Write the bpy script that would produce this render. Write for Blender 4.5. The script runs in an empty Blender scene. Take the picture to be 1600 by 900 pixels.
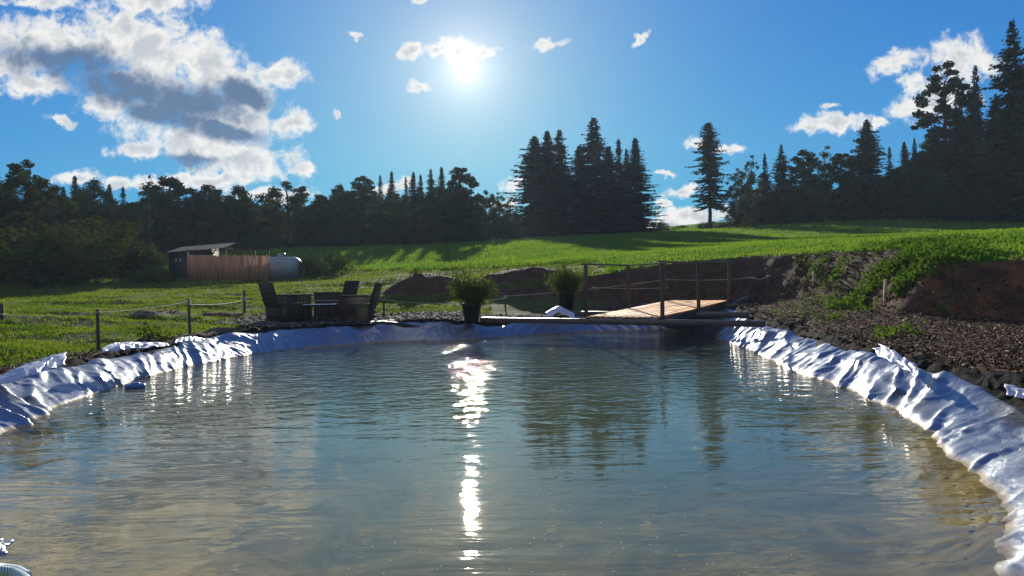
import bpy, math, random
import numpy as np
from mathutils import Matrix, Vector

random.seed(7)
RNG = np.random.default_rng(11)
scene = bpy.context.scene
COL = scene.collection

# ------------------------------------------------------------------ camera
F = 1155.0                       # focal length in photo pixels (1600 wide)
ROLL = math.radians(0.9)
CAMZ = 1.2                       # eye height above the water (z = 0)
HOR = 4.0                        # the horizon runs 4 px above the picture centre
cam_d = bpy.data.cameras.new("camera")
cam_d.sensor_width = 36.0
cam_d.lens = F / 1600 * 36.0
cam_d.clip_start = 0.05
cam_d.clip_end = 3000
cam = bpy.data.objects.new("camera", cam_d)
COL.objects.link(cam)
scene.camera = cam
pitch = -math.atan(HOR / F)
fw = Vector((0, math.cos(pitch), math.sin(pitch)))
r0 = Vector((1, 0, 0)); u0 = r0.cross(fw)
rc = r0 * math.cos(ROLL) - u0 * math.sin(ROLL)
uc = r0 * math.sin(ROLL) + u0 * math.cos(ROLL)
cam.matrix_world = Matrix(((rc.x, uc.x, -fw.x, 0), (rc.y, uc.y, -fw.y, 0), (rc.z, uc.z, -fw.z, CAMZ), (0, 0, 0, 1)))

def uv(px, py):
    a = px - 800.0; b = 450.0 - py
    return ((a * math.cos(ROLL) + b * math.sin(ROLL)) / F, (-a * math.sin(ROLL) + b * math.cos(ROLL) - HOR) / F)

def P(px, py, d):
    """a point d metres ahead, seen at this place of the photograph"""
    u, v = uv(px, py)
    return np.array((u * d, d, CAMZ + v * d))

# ------------------------------------------------------------------ sun, sky, exposure
SU, SV = uv(728, 108)
SUN_EL = math.atan2(SV, math.hypot(1, SU))
SUN_AZ = math.atan2(SU, 1.0)      # + = towards +X from +Y
sun_dir = Vector((SU, 1, SV)).normalized()
sl = bpy.data.lights.new("sun", 'SUN')
sl.energy = 5.0
sl.angle = math.radians(0.5)
sl.color = (1.0, 0.92, 0.78)
so = bpy.data.objects.new("sun", sl)
COL.objects.link(so)
so.rotation_euler = (-sun_dir).to_track_quat('-Z', 'Y').to_euler()

scene.view_settings.view_transform = 'Standard'
scene.view_settings.look = 'None'
scene.view_settings.exposure = 0.65
scene.view_settings.gamma = 1.0
scene.view_settings.use_curve_mapping = False
scene.cycles.use_denoising = True
scene.cycles.max_bounces = 8
scene.cycles.transparent_max_bounces = 12
scene.cycles.diffuse_bounces = 3
scene.cycles.glossy_bounces = 3
scene.cycles.caustics_reflective = False
scene.cycles.caustics_refractive = False

class NT:
    """small helper to write node trees as expressions"""
    def __init__(self, tree):
        self.t = tree; self.n = tree.nodes; self.l = tree.links
    def node(self, typ, **kw):
        nd = self.n.new(typ)
        for k, v in kw.items(): setattr(nd, k, v)
        return nd
    def put(self, sock, v):
        if isinstance(v, bpy.types.NodeSocket): self.l.new(v, sock)
        elif v is not None:
            try: sock.default_value = v
            except Exception: sock.default_value = tuple(v) + (1.0,)
    def m(self, op, a, b=None, c=None, clamp=False):
        nd = self.node('ShaderNodeMath', operation=op, use_clamp=clamp)
        self.put(nd.inputs[0], a)
        if b is not None: self.put(nd.inputs[1], b)
        if c is not None: self.put(nd.inputs[2], c)
        return nd.outputs[0]
    def vm(self, op, a, b=None):
        nd = self.node('ShaderNodeVectorMath', operation=op)
        self.put(nd.inputs[0], a)
        if b is not None: self.put(nd.inputs[1], b)
        return nd.outputs[1] if op in ('LENGTH', 'DOT_PRODUCT', 'DISTANCE') else nd.outputs[0]
    def mix(self, fac, a, b, blend='MIX'):
        nd = self.node('ShaderNodeMix', data_type='RGBA', blend_type=blend)
        self.put(nd.inputs[0], fac)
        for s, v in ((nd.inputs[6], a), (nd.inputs[7], b)):
            self.put(s, v if isinstance(v, bpy.types.NodeSocket) else (tuple(v) + (1.0,))[:4])
        return nd.outputs[2]
    def smooth(self, x, lo, hi, a=0.0, b=1.0):
        nd = self.node('ShaderNodeMapRange', interpolation_type='SMOOTHSTEP')
        self.put(nd.inputs[0], x); self.put(nd.inputs[1], lo); self.put(nd.inputs[2], hi)
        self.put(nd.inputs[3], a); self.put(nd.inputs[4], b)
        return nd.outputs[0]
    def noise(self, vec, scale, detail=4, rough=0.55, dist=0.0, out=0):
        nd = self.node('ShaderNodeTexNoise')
        if vec is not None: self.l.new(vec, nd.inputs['Vector'])
        nd.inputs['Scale'].default_value = scale; nd.inputs['Detail'].default_value = detail
        nd.inputs['Roughness'].default_value = rough; nd.inputs['Distortion'].default_value = dist
        return nd.outputs[out]
    def mapping(self, vec, loc=(0, 0, 0), rot=(0, 0, 0), scale=(1, 1, 1), typ='POINT'):
        nd = self.node('ShaderNodeMapping', vector_type=typ)
        self.l.new(vec, nd.inputs[0])
        nd.inputs[1].default_value = loc; nd.inputs[2].default_value = rot; nd.inputs[3].default_value = scale
        return nd.outputs[0]

world = bpy.data.worlds.new("World"); scene.world = world
world.use_nodes = True
W = NT(world.node_tree)
W.n.clear()
sky = W.node('ShaderNodeTexSky', sky_type='NISHITA')
sky.sun_disc = False
sky.sun_elevation = SUN_EL
sky.sun_rotation = SUN_AZ
sky.altitude = 600
sky.air_density = 1.0
sky.dust_density = 0.35
sky.ozone_density = 2.0
SKY_STRENGTH = 0.075
wdir = W.node('ShaderNodeTexCoord').outputs['Generated']
sep = W.node('ShaderNodeSeparateXYZ'); W.l.new(wdir, sep.inputs[0])
yy = W.m('MAXIMUM', sep.outputs[1], 0.02)
cu = W.m('DIVIDE', sep.outputs[0], yy)
cv = W.m('DIVIDE', sep.outputs[2], yy)
cmb = W.node('ShaderNodeCombineXYZ'); W.l.new(cu, cmb.inputs[0]); W.l.new(cv, cmb.inputs[1])
UV = cmb.outputs[0]
# clouds: soft ellipses of the sky, their edges torn by noise
CLOUDS = [  # x, y, half width, half height (photo pixels), tilt
    (240, 2, 80, 26, 0), (70, 0, 60, 16, 0), (95, 72, 115, 46, -8), (225, 75, 120, 58, -15), (325, 100, 75, 48, -35),
    (385, 155, 62, 52, -40), (25, 100, 75, 32, 0), (55, 132, 56, 24, 0), (170, 172, 48, 26, -25), (255, 150, 145, 54, -15),
    (335, 185, 115, 48, -15), (457, 191, 38, 22, 0), (300, 222, 120, 36, -10), (222, 238, 55, 14, -5),
    (372, 250, 110, 36, -5), (340, 282, 85, 18, 0), (472, 264, 30, 12, 0), (440, 117, 40, 24, 0), (100, 191, 27, 9, -12),
    (125, 280, 46, 12, 0), (185, 286, 26, 9, 0), (262, 284, 66, 12, 0), (420, 304, 70, 14, 0),
    (645, 78, 20, 12, 0), (680, 77, 22, 10, 0), (714, 82, 30, 20, 0), (757, 80, 18, 8, 0), (658, 137, 19, 11, 0),
    (857, 69, 32, 9, 12), (1001, 60, 17, 7, 22), (556, 57, 15, 7, -10), (528, 179, 9, 9, 0), (655, 0, 17, 6, 0),
    (1500, 98, 62, 42, 0), (1400, 97, 46, 21, 8), (1428, 130, 28, 20, 30), (1440, 166, 62, 20, 18), (1475, 150, 60, 28, 0),
    (1305, 193, 68, 17, 3), (1262, 199, 24, 8, 0), (1372, 190, 20, 8, 0), (1300, 167, 18, 6, 5),
    (1090, 222, 20, 12, 0), (1140, 228, 24, 9, 0), (1065, 301, 32, 10, 8), (1078, 335, 60, 17, 0), (1045, 350, 70, 14, 0),
    (1038, 274, 16, 6, 0), (1035, 318, 14, 6, 0), (800, 291, 18, 11, 0), (625, 287, 26, 11, 0), (590, 296, 24, 10, 0), (785, 318, 30, 12, 0),
    (920, -20, 60, 10, 4), (1150, -35, 150, 14, -3), (340, -60, 200, 40, -5),
]
CORES = [(105, 96, 120, 30, -8), (195, 138, 120, 33, -15), (285, 158, 115, 38, -12), (265, 182, 95, 24, -15), (385, 150, 60, 20, -18),
         (300, 250, 55, 14, 0), (355, 205, 70, 16, -10)]
def blobs(lst, warp):
    acc = None
    for (x, y, a, b, t) in lst:
        u, v = uv(x, y)
        mp = W.mapping(warp, (u, v, 0), (0, 0, math.radians(t) + ROLL), (a / F, b / F, 1), 'TEXTURE')
        d = W.vm('LENGTH', mp)
        val = W.m('SUBTRACT', 1.0, d)
        acc = val if acc is None else W.m('MAXIMUM', acc, val)
    return acc
wn = W.noise(UV, 26.0, 3, 0.6, out=1)
wv = W.vm('SCALE', W.vm('SUBTRACT', wn, (0.5, 0.5, 0.5)), None)
wv.node.inputs[3].default_value = 0.030
wn2 = W.noise(UV, 95.0, 5, 0.65, out=1)
wv2 = W.vm('SCALE', W.vm('SUBTRACT', wn2, (0.5, 0.5, 0.5)), None)
wv2.node.inputs[3].default_value = 0.013
warp = W.vm('ADD', W.vm('ADD', UV, wv), wv2)
fblob = blobs(CLOUDS, warp)
cn = W.noise(UV, 40.0, 9, 0.64, 0.3)
cn2 = W.noise(UV, 12.0, 5, 0.6)
dens = W.m('ADD', fblob, W.m('MULTIPLY_ADD', cn, 2.3, -1.20))
dens = W.m('ADD', dens, W.m('MULTIPLY_ADD', cn2, 0.9, -0.40))
mask = W.smooth(dens, -0.20, 0.55)
cblob = blobs(CORES, warp)
core = W.smooth(W.m('ADD', cblob, W.m('ADD', W.m('MULTIPLY_ADD', cn2, 1.2, -0.6), W.m('MULTIPLY_ADD', cn, .9, -.45))), -0.34, 0.60)
thick = W.smooth(W.m('ADD', dens, W.m('MULTIPLY_ADD', W.noise(W.mapping(UV, loc=(.013, .02, 0)), 30.0, 6, .6), 2.2, -1.1)), 0.25, 1.15)
ccol = W.mix(W.m('MULTIPLY', thick, 0.80), (1.02, 1.0, 0.95), (0.50, 0.56, 0.62))
ccol = W.mix(core, ccol, (0.10, 0.185, 0.34))
# unseen broken cloud added behind the viewer to whiten and brighten the fill light
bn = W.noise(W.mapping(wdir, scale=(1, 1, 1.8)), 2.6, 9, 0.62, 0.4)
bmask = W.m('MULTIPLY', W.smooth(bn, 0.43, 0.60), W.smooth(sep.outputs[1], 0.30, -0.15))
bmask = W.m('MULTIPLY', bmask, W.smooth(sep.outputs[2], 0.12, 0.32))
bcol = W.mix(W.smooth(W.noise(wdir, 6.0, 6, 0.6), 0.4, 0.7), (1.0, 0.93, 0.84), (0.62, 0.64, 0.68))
# aureole round the sun
sd_ = W.vm('DOT_PRODUCT', wdir, tuple(sun_dir))
ang = W.m('ARCCOSINE', W.m('MINIMUM', sd_, 0.999999))
g1 = W.m('MULTIPLY', W.m('EXPONENT', W.m('MULTIPLY', ang, -7.4)), 0.96)
g2 = W.m('MULTIPLY', W.m('EXPONENT', W.m('MULTIPLY', ang, -36.0)), 0.75)
g3 = W.m('MULTIPLY', W.smooth(ang, math.radians(0.25), math.radians(1.0), 1.0, 0.0), 2.5)
skycol = W.mix(1.0, W.vm('SCALE', sky.outputs[0]), (0.11, 0.70, 1.22), 'MULTIPLY')
skycol.node.inputs[6].links[0].from_node.inputs[3].default_value = SKY_STRENGTH
hs = W.node('ShaderNodeHueSaturation'); hs.inputs['Saturation'].default_value = 1.0
W.l.new(skycol, hs.inputs['Color'])
ss = W.node('ShaderNodeSeparateColor'); W.l.new(hs.outputs[0], ss.inputs[0])
sc_ = W.node('ShaderNodeCombineColor')
for ch, (A_, K_) in enumerate(((0.26, 0.95), (0.62, 2.2), (0.76, 3.8))):      # the camera's soft shoulder on the bright sky
    W.l.new(W.m('MULTIPLY', W.m('SUBTRACT', 1.0, W.m('EXPONENT', W.m('MULTIPLY', ss.outputs[ch], -K_))), A_), sc_.inputs[ch])
glow = W.mix(1.0, W.mix(g1, (0, 0, 0), (0.70, 0.46, 0.24)), W.mix(g2, (0, 0, 0), (1.0, 0.93, 0.80)), 'ADD')
base = W.mix(1.0, sc_.outputs[0], glow, 'ADD')
withc = W.mix(mask, base, W.mix(1.0, ccol, W.mix(g2, (0, 0, 0), (1, 1, 0.95)), 'ADD'))
sunc = W.vm('SCALE', (1.0, 0.94, 0.80)); sunc.node.inputs[3].default_value = 1.0
W.l.new(g3, sunc.node.inputs[3])
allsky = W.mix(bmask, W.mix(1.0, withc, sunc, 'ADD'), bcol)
bg = W.node('ShaderNodeBackground'); W.l.new(allsky, bg.inputs[0]); bg.inputs[1].default_value = 0.575
wo = W.node('ShaderNodeOutputWorld'); W.l.new(bg.outputs[0], wo.inputs[0])

# ------------------------------------------------------------------ general helpers
def smoothstep(x, a, b):
    t = np.clip((np.asarray(x, float) - a) / (b - a), 0, 1)
    return t * t * (3 - 2 * t)

def _hash(ix, iy, seed):
    h = (ix.astype(np.int64) * 374761393 + iy.astype(np.int64) * 668265263 + seed * 974634541) & 0xFFFFFFFF
    h = ((h ^ (h >> 13)) * 1274126177) & 0xFFFFFFFF
    h = h ^ (h >> 16)
    return (h & 0xFFFFFF) / float(0xFFFFFF)

def vnoise(x, y, seed=0):
    x = np.asarray(x, float); y = np.asarray(y, float) + np.zeros_like(x)
    ix = np.floor(x); iy = np.floor(y)
    fx = x - ix; fy = y - iy
    fx = fx * fx * (3 - 2 * fx); fy = fy * fy * (3 - 2 * fy)
    a = _hash(ix, iy, seed); b = _hash(ix + 1, iy, seed); c = _hash(ix, iy + 1, seed); d = _hash(ix + 1, iy + 1, seed)
    return (a * (1 - fx) + b * fx) * (1 - fy) + (c * (1 - fx) + d * fx) * fy

def fbm(x, y, seed=0, oct=4):
    s = 0; amp = 0.5; tot = 0
    for k in range(oct):
        s = s + amp * vnoise(x * 2 ** k, y * 2 ** k, seed + k * 17); tot += amp; amp *= 0.5
    return s / tot

def mesh_np(name, V, Fc, mat=None, smooth=False, attrs=None):
    """mesh from numpy arrays; Fc is an (n,3) or (n,4) array or a list of such arrays"""
    V = np.asarray(V, np.float32).reshape(-1, 3)
    Fs = Fc if isinstance(Fc, list) else [Fc]
    Fs = [np.asarray(q, np.int32) for q in Fs if len(q)]
    me = bpy.data.meshes.new(name)
    loops = np.concatenate([q.ravel() for q in Fs])
    sizes = np.concatenate([np.full(len(q), q.shape[1], np.int32) for q in Fs])
    starts = np.concatenate([[0], np.cumsum(sizes)[:-1]]).astype(np.int32)
    me.vertices.add(len(V)); me.vertices.foreach_set("co", V.ravel())
    me.loops.add(len(loops)); me.loops.foreach_set("vertex_index", loops)
    me.polygons.add(len(sizes)); me.polygons.foreach_set("loop_start", starts); me.polygons.foreach_set("loop_total", sizes)
    if smooth: me.polygons.foreach_set("use_smooth", np.ones(len(sizes), bool))
    me.update(calc_edges=True)
    me.validate()
    for k, (arr) in (attrs or {}).items():
        arr = np.asarray(arr, np.float32)
        if arr.ndim == 1:
            at = me.attributes.new(k, 'FLOAT', 'POINT'); at.data.foreach_set("value", arr)
        else:
            at = me.attributes.new(k, 'FLOAT_COLOR', 'POINT'); at.data.foreach_set("color", arr.ravel())
    if mat: me.materials.append(mat)
    return me

def link(name, me, parent=None):
    o = bpy.data.objects.new(name, me); COL.objects.link(o)
    if parent is not None: o.parent = parent
    return o

def tag(o, label=None, cat=None, group=None, kind=None):
    if label: o['label'] = label
    if cat: o['category'] = cat
    if group: o['group'] = group
    if kind: o['kind'] = kind
    return o

def thing(name, loc, label, cat, group=None, rz=0.0):
    o = bpy.data.objects.new(name, None); COL.objects.link(o)
    o.empty_display_size = 0.2
    o.location = tuple(float(c) for c in loc); o.rotation_euler = (0, 0, rz)
    return tag(o, label, cat, group)

class MB:
    def __init__(self): self.V = []; self.Q = []; self.T = []; self.n = 0
    def add(self, V, Q=(), T=()):
        V = np.asarray(V, float).reshape(-1, 3)
        self.V.append(V)
        if len(Q): self.Q.append(np.asarray(Q, int) + self.n)
        if len(T): self.T.append(np.asarray(T, int) + self.n)
        self.n += len(V)
    def box(self, c, s, rot=None, taper=1.0, bev=0.0):
        x, y, z = np.array(s, float) / 2
        if bev > 0:      # chamfered box: three overlapping shells of one hull
            pts = []
            for sx in (-1, 1):
                for sy in (-1, 1):
                    for sz in (-1, 1):
                        pts += [(sx * (x - bev), sy * (y - bev), sz * z), (sx * (x - bev), sy * y, sz * (z - bev)), (sx * x, sy * (y - bev), sz * (z - bev))]
            import bmesh
            bm = bmesh.new()
            for p in pts: bm.verts.new(p)
            bmesh.ops.convex_hull(bm, input=bm.verts)
            bm.verts.ensure_lookup_table()
            V = np.array([v.co[:] for v in bm.verts]); bm.verts.index_update()
            T = [[v.index for v in f.verts] for f in bm.faces]
            bm.free()
            T3 = []
            for t in T:
                for k in range(1, len(t) - 1): T3.append((t[0], t[k], t[k + 1]))
            if rot is not None: V = V @ np.asarray(rot).T
            self.add(V + np.array(c), T=T3); return
        V = np.array([(-x, -y, -z), (x, -y, -z), (x, y, -z), (-x, y, -z), (-x * taper, -y * taper, z), (x * taper, -y * taper, z), (x * taper, y * taper, z), (-x * taper, y * taper, z)])
        if rot is not None: V = V @ np.asarray(rot).T
        self.add(V + np.array(c), Q=[(0, 3, 2, 1), (4, 5, 6, 7), (0, 1, 5, 4), (1, 2, 6, 5), (2, 3, 7, 6), (3, 0, 4, 7)])
    def bar(self, p0, p1, w, h, up=(0, 0, 1), bev=0.0):
        p0 = np.array(p0, float); p1 = np.array(p1, float)
        d = p1 - p0; L = np.linalg.norm(d); d /= L
        up = np.array(up, float)
        s = np.cross(d, up)
        if np.linalg.norm(s) < 1e-4: s = np.cross(d, (0, 1, 0))
        s /= np.linalg.norm(s); u = np.cross(s, d)
        self.box((p0 + p1) / 2, (L, w, h), np.stack([d, s, u], 1), bev=bev)
    def tube(self, path, rad, n=8, cap=True):
        path = np.asarray(path, float); m = len(path)
        rad = np.broadcast_to(np.asarray(rad, float), (m,))
        tg = np.gradient(path, axis=0); tg /= np.linalg.norm(tg, axis=1)[:, None] + 1e-9
        ref = np.array((0, 0, 1.0)) if abs(tg[:, 2]).mean() < 0.8 else np.array((1.0, 0, 0))
        s = np.cross(tg, ref); s /= np.linalg.norm(s, axis=1)[:, None] + 1e-9
        u = np.cross(s, tg)
        an = np.arange(n) * 2 * math.pi / n
        V = path[:, None, :] + rad[:, None, None] * (np.cos(an)[None, :, None] * s[:, None, :] + np.sin(an)[None, :, None] * u[:, None, :])
        V = V.reshape(-1, 3)
        i = np.arange(m - 1)[:, None] * n; j = np.arange(n)[None, :]; k = (j + 1) % n
        Q = np.stack([i + j, i + k, i + n + k, i + n + j], -1).reshape(-1, 4)
        T = []
        if cap:
            V = np.vstack([V, path[0], path[-1]])
            a, b = m * n, m * n + 1
            T = [(a, (q + 1) % n, q) for q in range(n)] + [(b, (m - 1) * n + q, (m - 1) * n + (q + 1) % n) for q in range(n)]
        self.add(V, Q, T)
    def lathe(self, prof, c=(0, 0, 0), n=24, rot=None):
        prof = np.asarray(prof, float); m = len(prof)
        an = np.arange(n) * 2 * math.pi / n
        V = np.stack([prof[:, 0][:, None] * np.cos(an), prof[:, 0][:, None] * np.sin(an), np.repeat(prof[:, 1][:, None], n, 1)], -1).reshape(-1, 3)
        if rot is not None: V = V @ np.asarray(rot).T
        i = np.arange(m - 1)[:, None] * n; j = np.arange(n)[None, :]; k = (j + 1) % n
        self.add(V + np.array(c), np.stack([i + j, i + k, i + n + k, i + n + j], -1).reshape(-1, 4))
    def build(self, name, mat, parent=None, smooth=False, origin=None):
        V = np.vstack(self.V)
        if origin is not None: V = V - np.array(origin)
        Fs = []
        if self.Q: Fs.append(np.vstack(self.Q))
        if self.T: Fs.append(np.vstack(self.T))
        return link(name, mesh_np(name, V, Fs, mat, smooth), parent)

# ------------------------------------------------------------------ materials
def pmat(name, color=(0.5, 0.5, 0.5), rough=0.6, metal=0.0, var=0.25, scale=8.0, bump=0.0, bscale=40.0, spec=0.5, col2=None, stretch=(1, 1, 1), coord='Object', detail=5):
    m = bpy.data.materials.new(name); m.use_nodes = True
    N = NT(m.node_tree); b = m.node_tree.nodes['Principled BSDF']
    tc = N.node('ShaderNodeTexCoord').outputs[coord]
    tc = N.mapping(tc, scale=stretch)
    n = N.noise(tc, scale, detail, 0.6)
    c2 = col2 if col2 is not None else tuple(c * (1 - var) for c in color)
    c1 = color if col2 is not None else tuple(min(1, c * (1 + var)) for c in color)
    N.l.new(N.mix(N.smooth(n, 0.3, 0.7), c1, c2), b.inputs['Base Color'])
    b.inputs['Roughness'].default_value = rough; b.inputs['Metallic'].default_value = metal
    b.inputs['Specular IOR Level'].default_value = spec
    if bump > 0:
        bp = N.node('ShaderNodeBump'); bp.inputs['Strength'].default_value = 1.0; bp.inputs['Distance'].default_value = bump
        N.l.new(N.noise(tc, bscale, 6, 0.65), bp.inputs['Height']); N.l.new(bp.outputs[0], b.inputs['Normal'])
    return m

def leafmat(name, c1, c2, trans=0.35, scale=0.6, rough=0.5):
    """leaves: diffuse + translucent, colour varied by clump and by tree"""
    m = bpy.data.materials.new(name); m.use_nodes = True
    N = NT(m.node_tree); N.n.clear()
    geo = N.node('ShaderNodeNewGeometry').outputs['Position']
    n = N.smooth(N.noise(N.mapping(geo, scale=(1, 1.6, 1)), scale, 6, 0.7), .30, .70)
    rnd = N.node('ShaderNodeObjectInfo').outputs['Random']
    fac = N.m('ADD', N.m('MULTIPLY', n, 0.9), N.m('MULTIPLY_ADD', rnd, 0.5, -0.25), clamp=True)
    c = N.mix(fac, c1, c2)
    d = N.node('ShaderNodeBsdfPrincipled'); N.l.new(c, d.inputs['Base Color']); d.inputs['Roughness'].default_value = rough
    d.inputs['Specular IOR Level'].default_value = 0.0
    t = N.node('ShaderNodeBsdfTranslucent')
    N.l.new(N.mix(1.0, c, (1.25, 1.15, 0.5), 'MULTIPLY'), t.inputs[0])
    mx = N.node('ShaderNodeMixShader'); mx.inputs[0].default_value = trans
    N.l.new(d.outputs[0], mx.inputs[1]); N.l.new(t.outputs[0], mx.inputs[2])
    o = N.node('ShaderNodeOutputMaterial'); N.l.new(mx.outputs[0], o.inputs[0])
    return m

M_spruce = leafmat('spruce_needles', (0.034, 0.050, 0.030), (0.064, 0.085, 0.042), 0.08, 0.8)
M_leaf = leafmat('broad_leaves', (0.036, 0.056, 0.020), (0.066, 0.090, 0.028), 0.16, 0.5)
M_leaf2 = leafmat('pale_leaves', (0.045, 0.070, 0.022), (0.080, 0.105, 0.032), 0.20, 0.5)
M_birch = leafmat('birch_leaves', (0.042, 0.062, 0.02), (0.075, 0.095, 0.03), 0.3, 0.6)
M_pine = leafmat('pine_needles', (0.04, 0.056, 0.03), (0.07, 0.085, 0.04), 0.15, 0.8)
M_bamboo = leafmat('plant_leaves', (0.055, 0.088, 0.024), (0.10, 0.135, 0.036), 0.40, 3.0)
M_bark = pmat('bark', (0.055, 0.042, 0.032), 0.9, var=0.4, scale=5, bump=0.03, bscale=9, stretch=(1, 1, 0.2))
M_birchbark = pmat('birch_bark', (0.45, 0.42, 0.38), 0.8, scale=3, col2=(0.10, 0.09, 0.08), stretch=(1, 1, 2))
M_grass = leafmat('lawn_blades', (0.055, 0.118, 0.018), (0.185, 0.245, 0.042), 0.55, 0.9)
M_field = leafmat('field_blades', (0.058, 0.160, 0.026), (0.195, 0.285, 0.052), 0.55, 0.6)
M_weed = leafmat('weed_leaves', (0.045, 0.11, 0.016), (0.09, 0.16, 0.03), 0.45, 1.5)
M_wood = pmat('weathered_wood', (0.075, 0.045, 0.028), 0.75, var=0.4, scale=6, bump=0.006, bscale=12, stretch=(1, 1, 0.15))
M_beam = pmat('beam_wood', (0.060, 0.040, 0.028), 0.36, var=0.35, scale=5, bump=0.003, bscale=14, stretch=(0.3, 0.3, 3), spec=0.6)
M_post = pmat('post_wood', (0.48, 0.33, 0.18), 0.8, var=0.35, scale=9, bump=0.004, bscale=14, stretch=(1, 1, 0.12))
M_rope = pmat('rope', (0.62, 0.56, 0.46), 0.8, var=0.2, scale=60)
M_rattan = pmat('rattan', (0.036, 0.022, 0.014), 0.7, var=0.5, scale=30, stretch=(1, 1, 0.1), bump=0.004, bscale=60)
M_glass = pmat('table_glass', (0.55, 0.62, 0.66), 0.12, var=0.05, spec=0.9)
M_black = pmat('black_plastic', (0.012, 0.012, 0.013), 0.5, var=0.3, spec=0.3)
M_rock = pmat('stone', (0.075, 0.06, 0.05), 0.95, var=0.45, scale=6, bump=0.02, bscale=18)
M_tank = pmat('tank_paint', (0.20, 0.25, 0.245), 0.35, var=0.08, scale=2.5)
M_tin = pmat('roof_sheet', (0.05, 0.055, 0.06), 0.95, var=0.25, scale=3, spec=.04)
M_darkwall = pmat('dark_boards', (0.030, 0.030, 0.032), 0.8, var=0.3, scale=4, stretch=(1, 1, 0.2))
M_pane = pmat('window_pane', (0.30, 0.36, 0.36), 0.2, var=0.15)
M_reed = pmat('reed_screen', (0.42, 0.195, 0.095), 0.8, var=0.45, scale=7, stretch=(2.5, 2.5, 0.12), detail=7)
M_float = pmat('float_plastic', (0.05, 0.16, 0.42), 0.3, var=0.2, scale=6)
M_hose = None

# ------------------------------------------------------------------ the lie of the land
class TPS:
    def __init__(self, pts, lam=0.02):
        pts = np.asarray(pts, float); self.p = pts[:, :2]; n = len(pts)
        A = np.zeros((n + 3, n + 3)); A[:n, :n] = self.k(self.p, self.p) + lam * np.eye(n)
        A[:n, n] = 1; A[:n, n + 1:] = self.p; A[n, :n] = 1; A[n + 1:, :n] = self.p.T
        self.w = np.linalg.solve(A, np.concatenate([pts[:, 2], [0, 0, 0]]))
    def k(self, a, b):
        r2 = ((a[:, None, :] - b[None]) ** 2).sum(-1)
        return 0.5 * r2 * np.log(r2 + 1e-9)
    def __call__(self, x, y):
        x = np.asarray(x, float).ravel(); y = np.asarray(y, float).ravel()
        out = np.empty(len(x))
        for i in range(0, len(x), 20000):
            q = np.stack([x[i:i + 20000], y[i:i + 20000]], 1); n = len(self.p)
            out[i:i + 20000] = self.k(q, self.p) @ self.w[:n] + self.w[n] + q @ self.w[n + 1:]
        return out

# uncut hillside: lawn on the left, meadow rising beyond
fieldpts = [P(*a) for a in [
    (0, 480, 20), (150, 460, 28), (340, 440, 36), (450, 437, 37), (250, 396, 60), (450, 391, 60), (0, 398, 60), (350, 386, 75), (60, 386, 75),
    (620, 441, 28), (640, 426, 33), (650, 387, 55), (640, 383, 75), (760, 426, 30), (760, 381, 60), (760, 375, 80),
    (850, 412, 30), (850, 386, 45), (850, 372, 75), (930, 366, 95), (980, 405, 26), (1050, 402, 24.5), (1050, 390, 32), (1040, 377, 50), (1000, 361, 95), (1100, 351, 95), (1070, 359, 85),
    (1240, 394, 21), (1140, 398, 23), (1400, 389, 16), (1600, 398, 13), (1300, 371, 35), (1300, 347, 70), (1600, 362, 30), (1600, 336, 62), (1450, 340, 68), (1180, 352, 85), (1200, 378, 40),
    (-300, 400, 60), (-300, 470, 28), (1900, 360, 30), (1900, 330, 60)]]
fieldpts += [np.array(p) for p in [(-5.6, 7.5, .22), (-6, 11, .26), (-7, 5, .25), (-6.6, 8, .30), (-5.2, 15, .36), (-3.5, 18, .40), (-9, 12, .45), (-10, 18, .72), (-12, 5, .35), (-1, 21, .8), (0, 0, .3), (0, -25, .1), (-25, -20, .1), (25, -20, .9), (-30, 8, .4), (30, 8, 2.6), (14, 6, 1.6), (14, -2, 1.3), (-60, 60, 5), (60, 60, 7.5), (0, 130, 9)]]
TF = TPS(fieldpts)
terrpts = [P(*a) for a in [(1400, 490, 13.0), (1600, 502, 11.5), (1320, 474, 15.5), (1240, 463, 18), (1140, 462, 20.5), (1050, 463, 21.5), (850, 471, 21.5), (780, 464, 22.5), (1500, 545, 8.6), (1350, 520, 11)]]
terrpts += [np.array(p) for p in [(3.9, 5.6, .20), (4.45, 9.8, .30), (4.9, 12.3, .33), (3.3, 4.2, .20), (5.6, 16.5, .46), (5.8, 18.5, .62), (3.5, 20.8, .66), (1, 19.3, .36), (-1, 17.7, .28), (-3, 17.5, .36), (-5.4, 14, .34), (-5.8, 10, .24), (-5.2, 7, .22), (0, 0, .3), (2.7, 3.4, .25), (8, 2, .62), (6, 6, .5), (-6, 0, .3), (0, -10, .3), (10, -10, .8), (-5, 20, .7), (-8, 16, .62)]]
TT = TPS(terrpts)
foot = np.array([(11.5, -14), (11.0, -2), (9.6, 7.0)] + [tuple(P(*a)[:2]) for a in [(1600, 502, 11.5), (1500, 494, 12.2), (1400, 490, 13.0), (1320, 474, 15.5), (1240, 463, 18), (1140, 462, 20.5), (1050, 463, 21.5), (940, 466, 21.8), (850, 468, 22.0), (780, 462, 22.6), (735, 447, 25.5)]] + [(-8, 24), (-14, 12), (-16, 0), (-16, -14)])

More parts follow.
